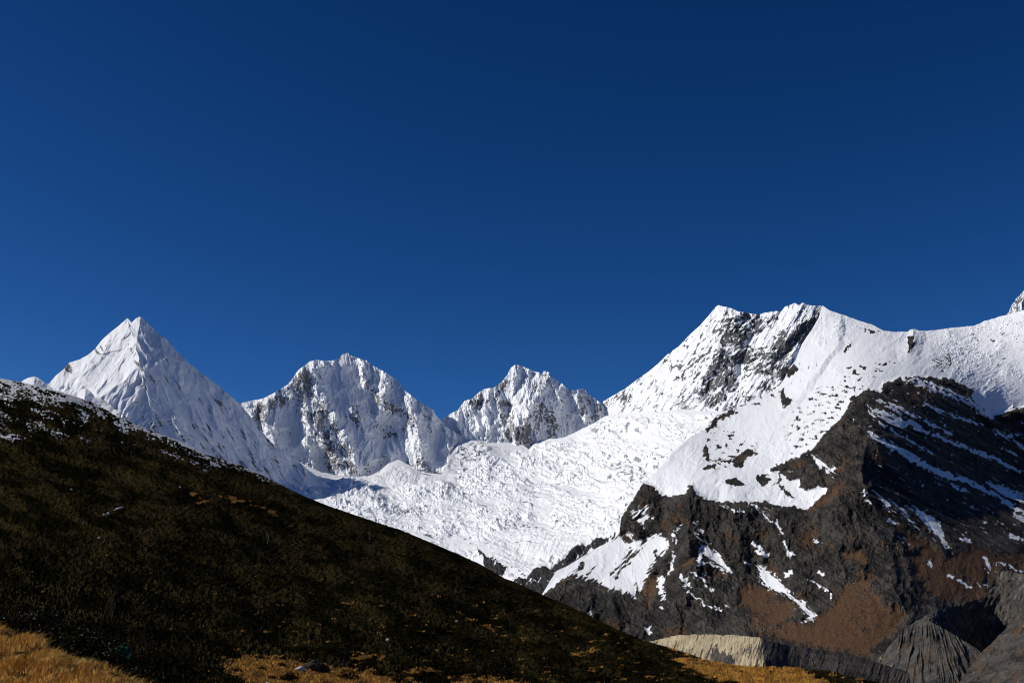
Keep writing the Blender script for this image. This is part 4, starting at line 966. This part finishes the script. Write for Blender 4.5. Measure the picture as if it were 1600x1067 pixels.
p, m = hill_at(490, 1041)
b = rock_mesh('boulder', 3, M_DKROCK); b.location = p; b.scale = (44 * m, 36 * m, 40 * m)
tag(b, 'large dark domed boulder half sunk in the golden grass', 'boulder')
p, m = hill_at(468, 1041)
q = rock_mesh('boulder', 5, M_PALEROCK); q.location = p; q.scale = (15 * m, 16 * m, 16 * m); q.rotation_euler = (0, -0.5, 0)
tag(q, 'grey white rock leaning against the left side of the domed boulder', 'rock')
first = None
for u, v, w, lab in [(163, 807, 5, 'round white rock beside another high on the dark hillside'), (169, 805, 6, 'upright white rock, right hand one of a close pair high on the hillside'), (186, 798, 9, 'long thin white slab up right of the pair of white rocks'), (155, 840, 5, 'small pale rock on the dark hillside below the pair of white rocks'),
                     (419, 1063, 8, 'small pale rock at the bottom edge in the golden grass'), (440, 1066, 6, 'grey rock at the bottom edge near a spiky shrub'), (112, 763, 4, 'tiny white rock on the upper hillside under the snow patches'), (281, 763, 4, 'tiny white rock on the upper hillside, far right of the pair of white rocks'),
                     (714, 971, 4, 'tiny white rock beside the faint path on the hillside'), (606, 1004, 6, 'grey rock on the lower hillside among dark shrubs'), (138, 986, 4, 'tiny pale rock in the dark hollow behind the grassy bank')]:
    p, m = hill_at(u, v)
    r = first.copy() if first else rock_mesh('rock', 8, M_PALEROCK)
    if first: COL.objects.link(r)
    first = first or r
    r.location = p + Vector((0, 0, 0.5 * w * m)); r.scale = (w * m * (1.8 if 'slab' in lab else 1), w * m, w * m * (0.5 if 'slab' in lab else 1.1)); r.rotation_euler = (0.2, -0.3 if 'slab' in lab else 0.1, random.uniform(0, 1) if 'slab' not in lab else 0)
    tag(r, lab, 'rock', 'pale rocks scattered on the hillside')

def bare_tree(seed, pale):
    rr = random.Random(seed); t = []
    def limb(a, d, L, r, lev):
        b = a + d * L
        t.extend(tube_verts(a, b, r, r * 0.55, 4))
        if lev == 0: return
        for k in range(4 if lev > 1 else 3):
            f = rr.uniform(0.35, 1.0)
            nd = (d + Vector((rr.uniform(-.7, .7), rr.uniform(-.7, .7), rr.uniform(0, .5)))).normalized()
            limb(a + d * L * f, nd, L * rr.uniform(0.35, 0.6), r * 0.45, lev - 1)
    for k in range(2):
        limb(Vector((rr.uniform(-.05, .05), rr.uniform(-.05, .05), -0.05)), Vector((rr.uniform(-.22, .22), rr.uniform(-.22, .22), 1)).normalized(), 0.62, 0.016, 3)
    v = np.array([tuple(q) for q in t], f32)
    return mesh_obj('bare_tree', v, quads(v), M_WOOD, None, {'shade': np.full(len(v), pale)})
kinds = [bare_tree(31, 0.25), bare_tree(32, 0.4), bare_tree(33, 0.3)]
for k, o in enumerate(kinds): tag(o, 'small leafless brown tree on the dark hillside', 'tree', 'leafless trees on the dark hillside')
tr = random.Random(5)
spots = []
for u0, v0, du, dv, n in [(430, 850, 60, 26, 14), (525, 856, 55, 24, 14), (590, 880, 40, 26, 12), (590, 850, 30, 16, 6), (100, 800, 60, 40, 10), (110, 850, 50, 40, 8), (340, 800, 40, 20, 6), (690, 905, 40, 14, 6), (820, 985, 50, 20, 5), (180, 960, 40, 20, 4), (210, 1010, 26, 16, 4), (380, 880, 40, 30, 8)]:
    spots += [(u0 + tr.uniform(-du, du), v0 + tr.uniform(-dv, dv)) for _ in range(n)]
for k, (u, v) in enumerate(spots):
    o = kinds[k] if k < 3 else kinds[k % 3].copy()
    if k >= 3: COL.objects.link(o)
    p, m = hill_at(u, v); o.location = p; h = min(tr.uniform(2.0, 4.2), 40 * m); o.scale = (h, h, h); o.rotation_euler = (0, 0, tr.uniform(0, 6.28))
pt = bare_tree(41, 1.0)
for k, (u, v, h, lab) in enumerate([(584, 862, 16, 'thin pale trunk standing on the hillside, lower of two pale ones below the crest'), (577, 842, 13, 'thin pale trunk just below the hill crest, upper of two pale ones'), (418, 848, 20, 'leaning pale leafless sapling above the brown thicket'), (129, 820, 14, 'pale leafless sapling left of the pair of white rocks')]):
    o = pt if k == 0 else pt.copy()
    if k: COL.objects.link(o)
    p, m = hill_at(u, v); o.location = p; o.scale = (h * m * 0.6, h * m * 0.6, h * m * 1.2); o.rotation_euler = (0, 0.25 if 'leaning' in lab else 0.0, k)
    tag(o, lab, 'tree', 'pale thin trunks on the hillside')

# crumpled dark green tarpaulin among the shrubs behind the bank
p, m = hill_at(207, 1030)
gx, gy = np.meshgrid(np.linspace(-0.5, 0.5, 40), np.linspace(0, 1, 40))
cz = 0.10 * fbm(gx * 4, gy * 4, 5, 0.55, 301)
tv = np.stack([gx * (0.9 + 0.2 * gy) + 0.35 * (1 - gy) - 0.1, cz + 0.45 * gy, 1.0 * gy + 0.12 * fbm(gx * 3, gy * 3, 3, 0.5, 302)], -1)
mt = Nodes('green_tarpaulin'); mt.link(mt.mix(mt.noise(0.3, 4), (0.004, 0.028, 0.010), (0.008, 0.065, 0.022)), mt.b.inputs['Base Color']); mt.b.inputs['Roughness'].default_value = 0.6
tp = mesh_obj('tarpaulin', tv, grid_faces(40, 40), mt.m, smooth=True)
sol = tp.modifiers.new('thickness', 'SOLIDIFY'); sol.thickness = 0.02
tp.location = p + Vector((0, -1.0, 0.1)); tp.scale = (22 * m, 22 * m, 26 * m); tp.rotation_euler = (0.15, -0.45, 0.2)
tag(tp, 'crumpled dark green tarpaulin among the shrubs behind the grassy bank', 'tarpaulin')
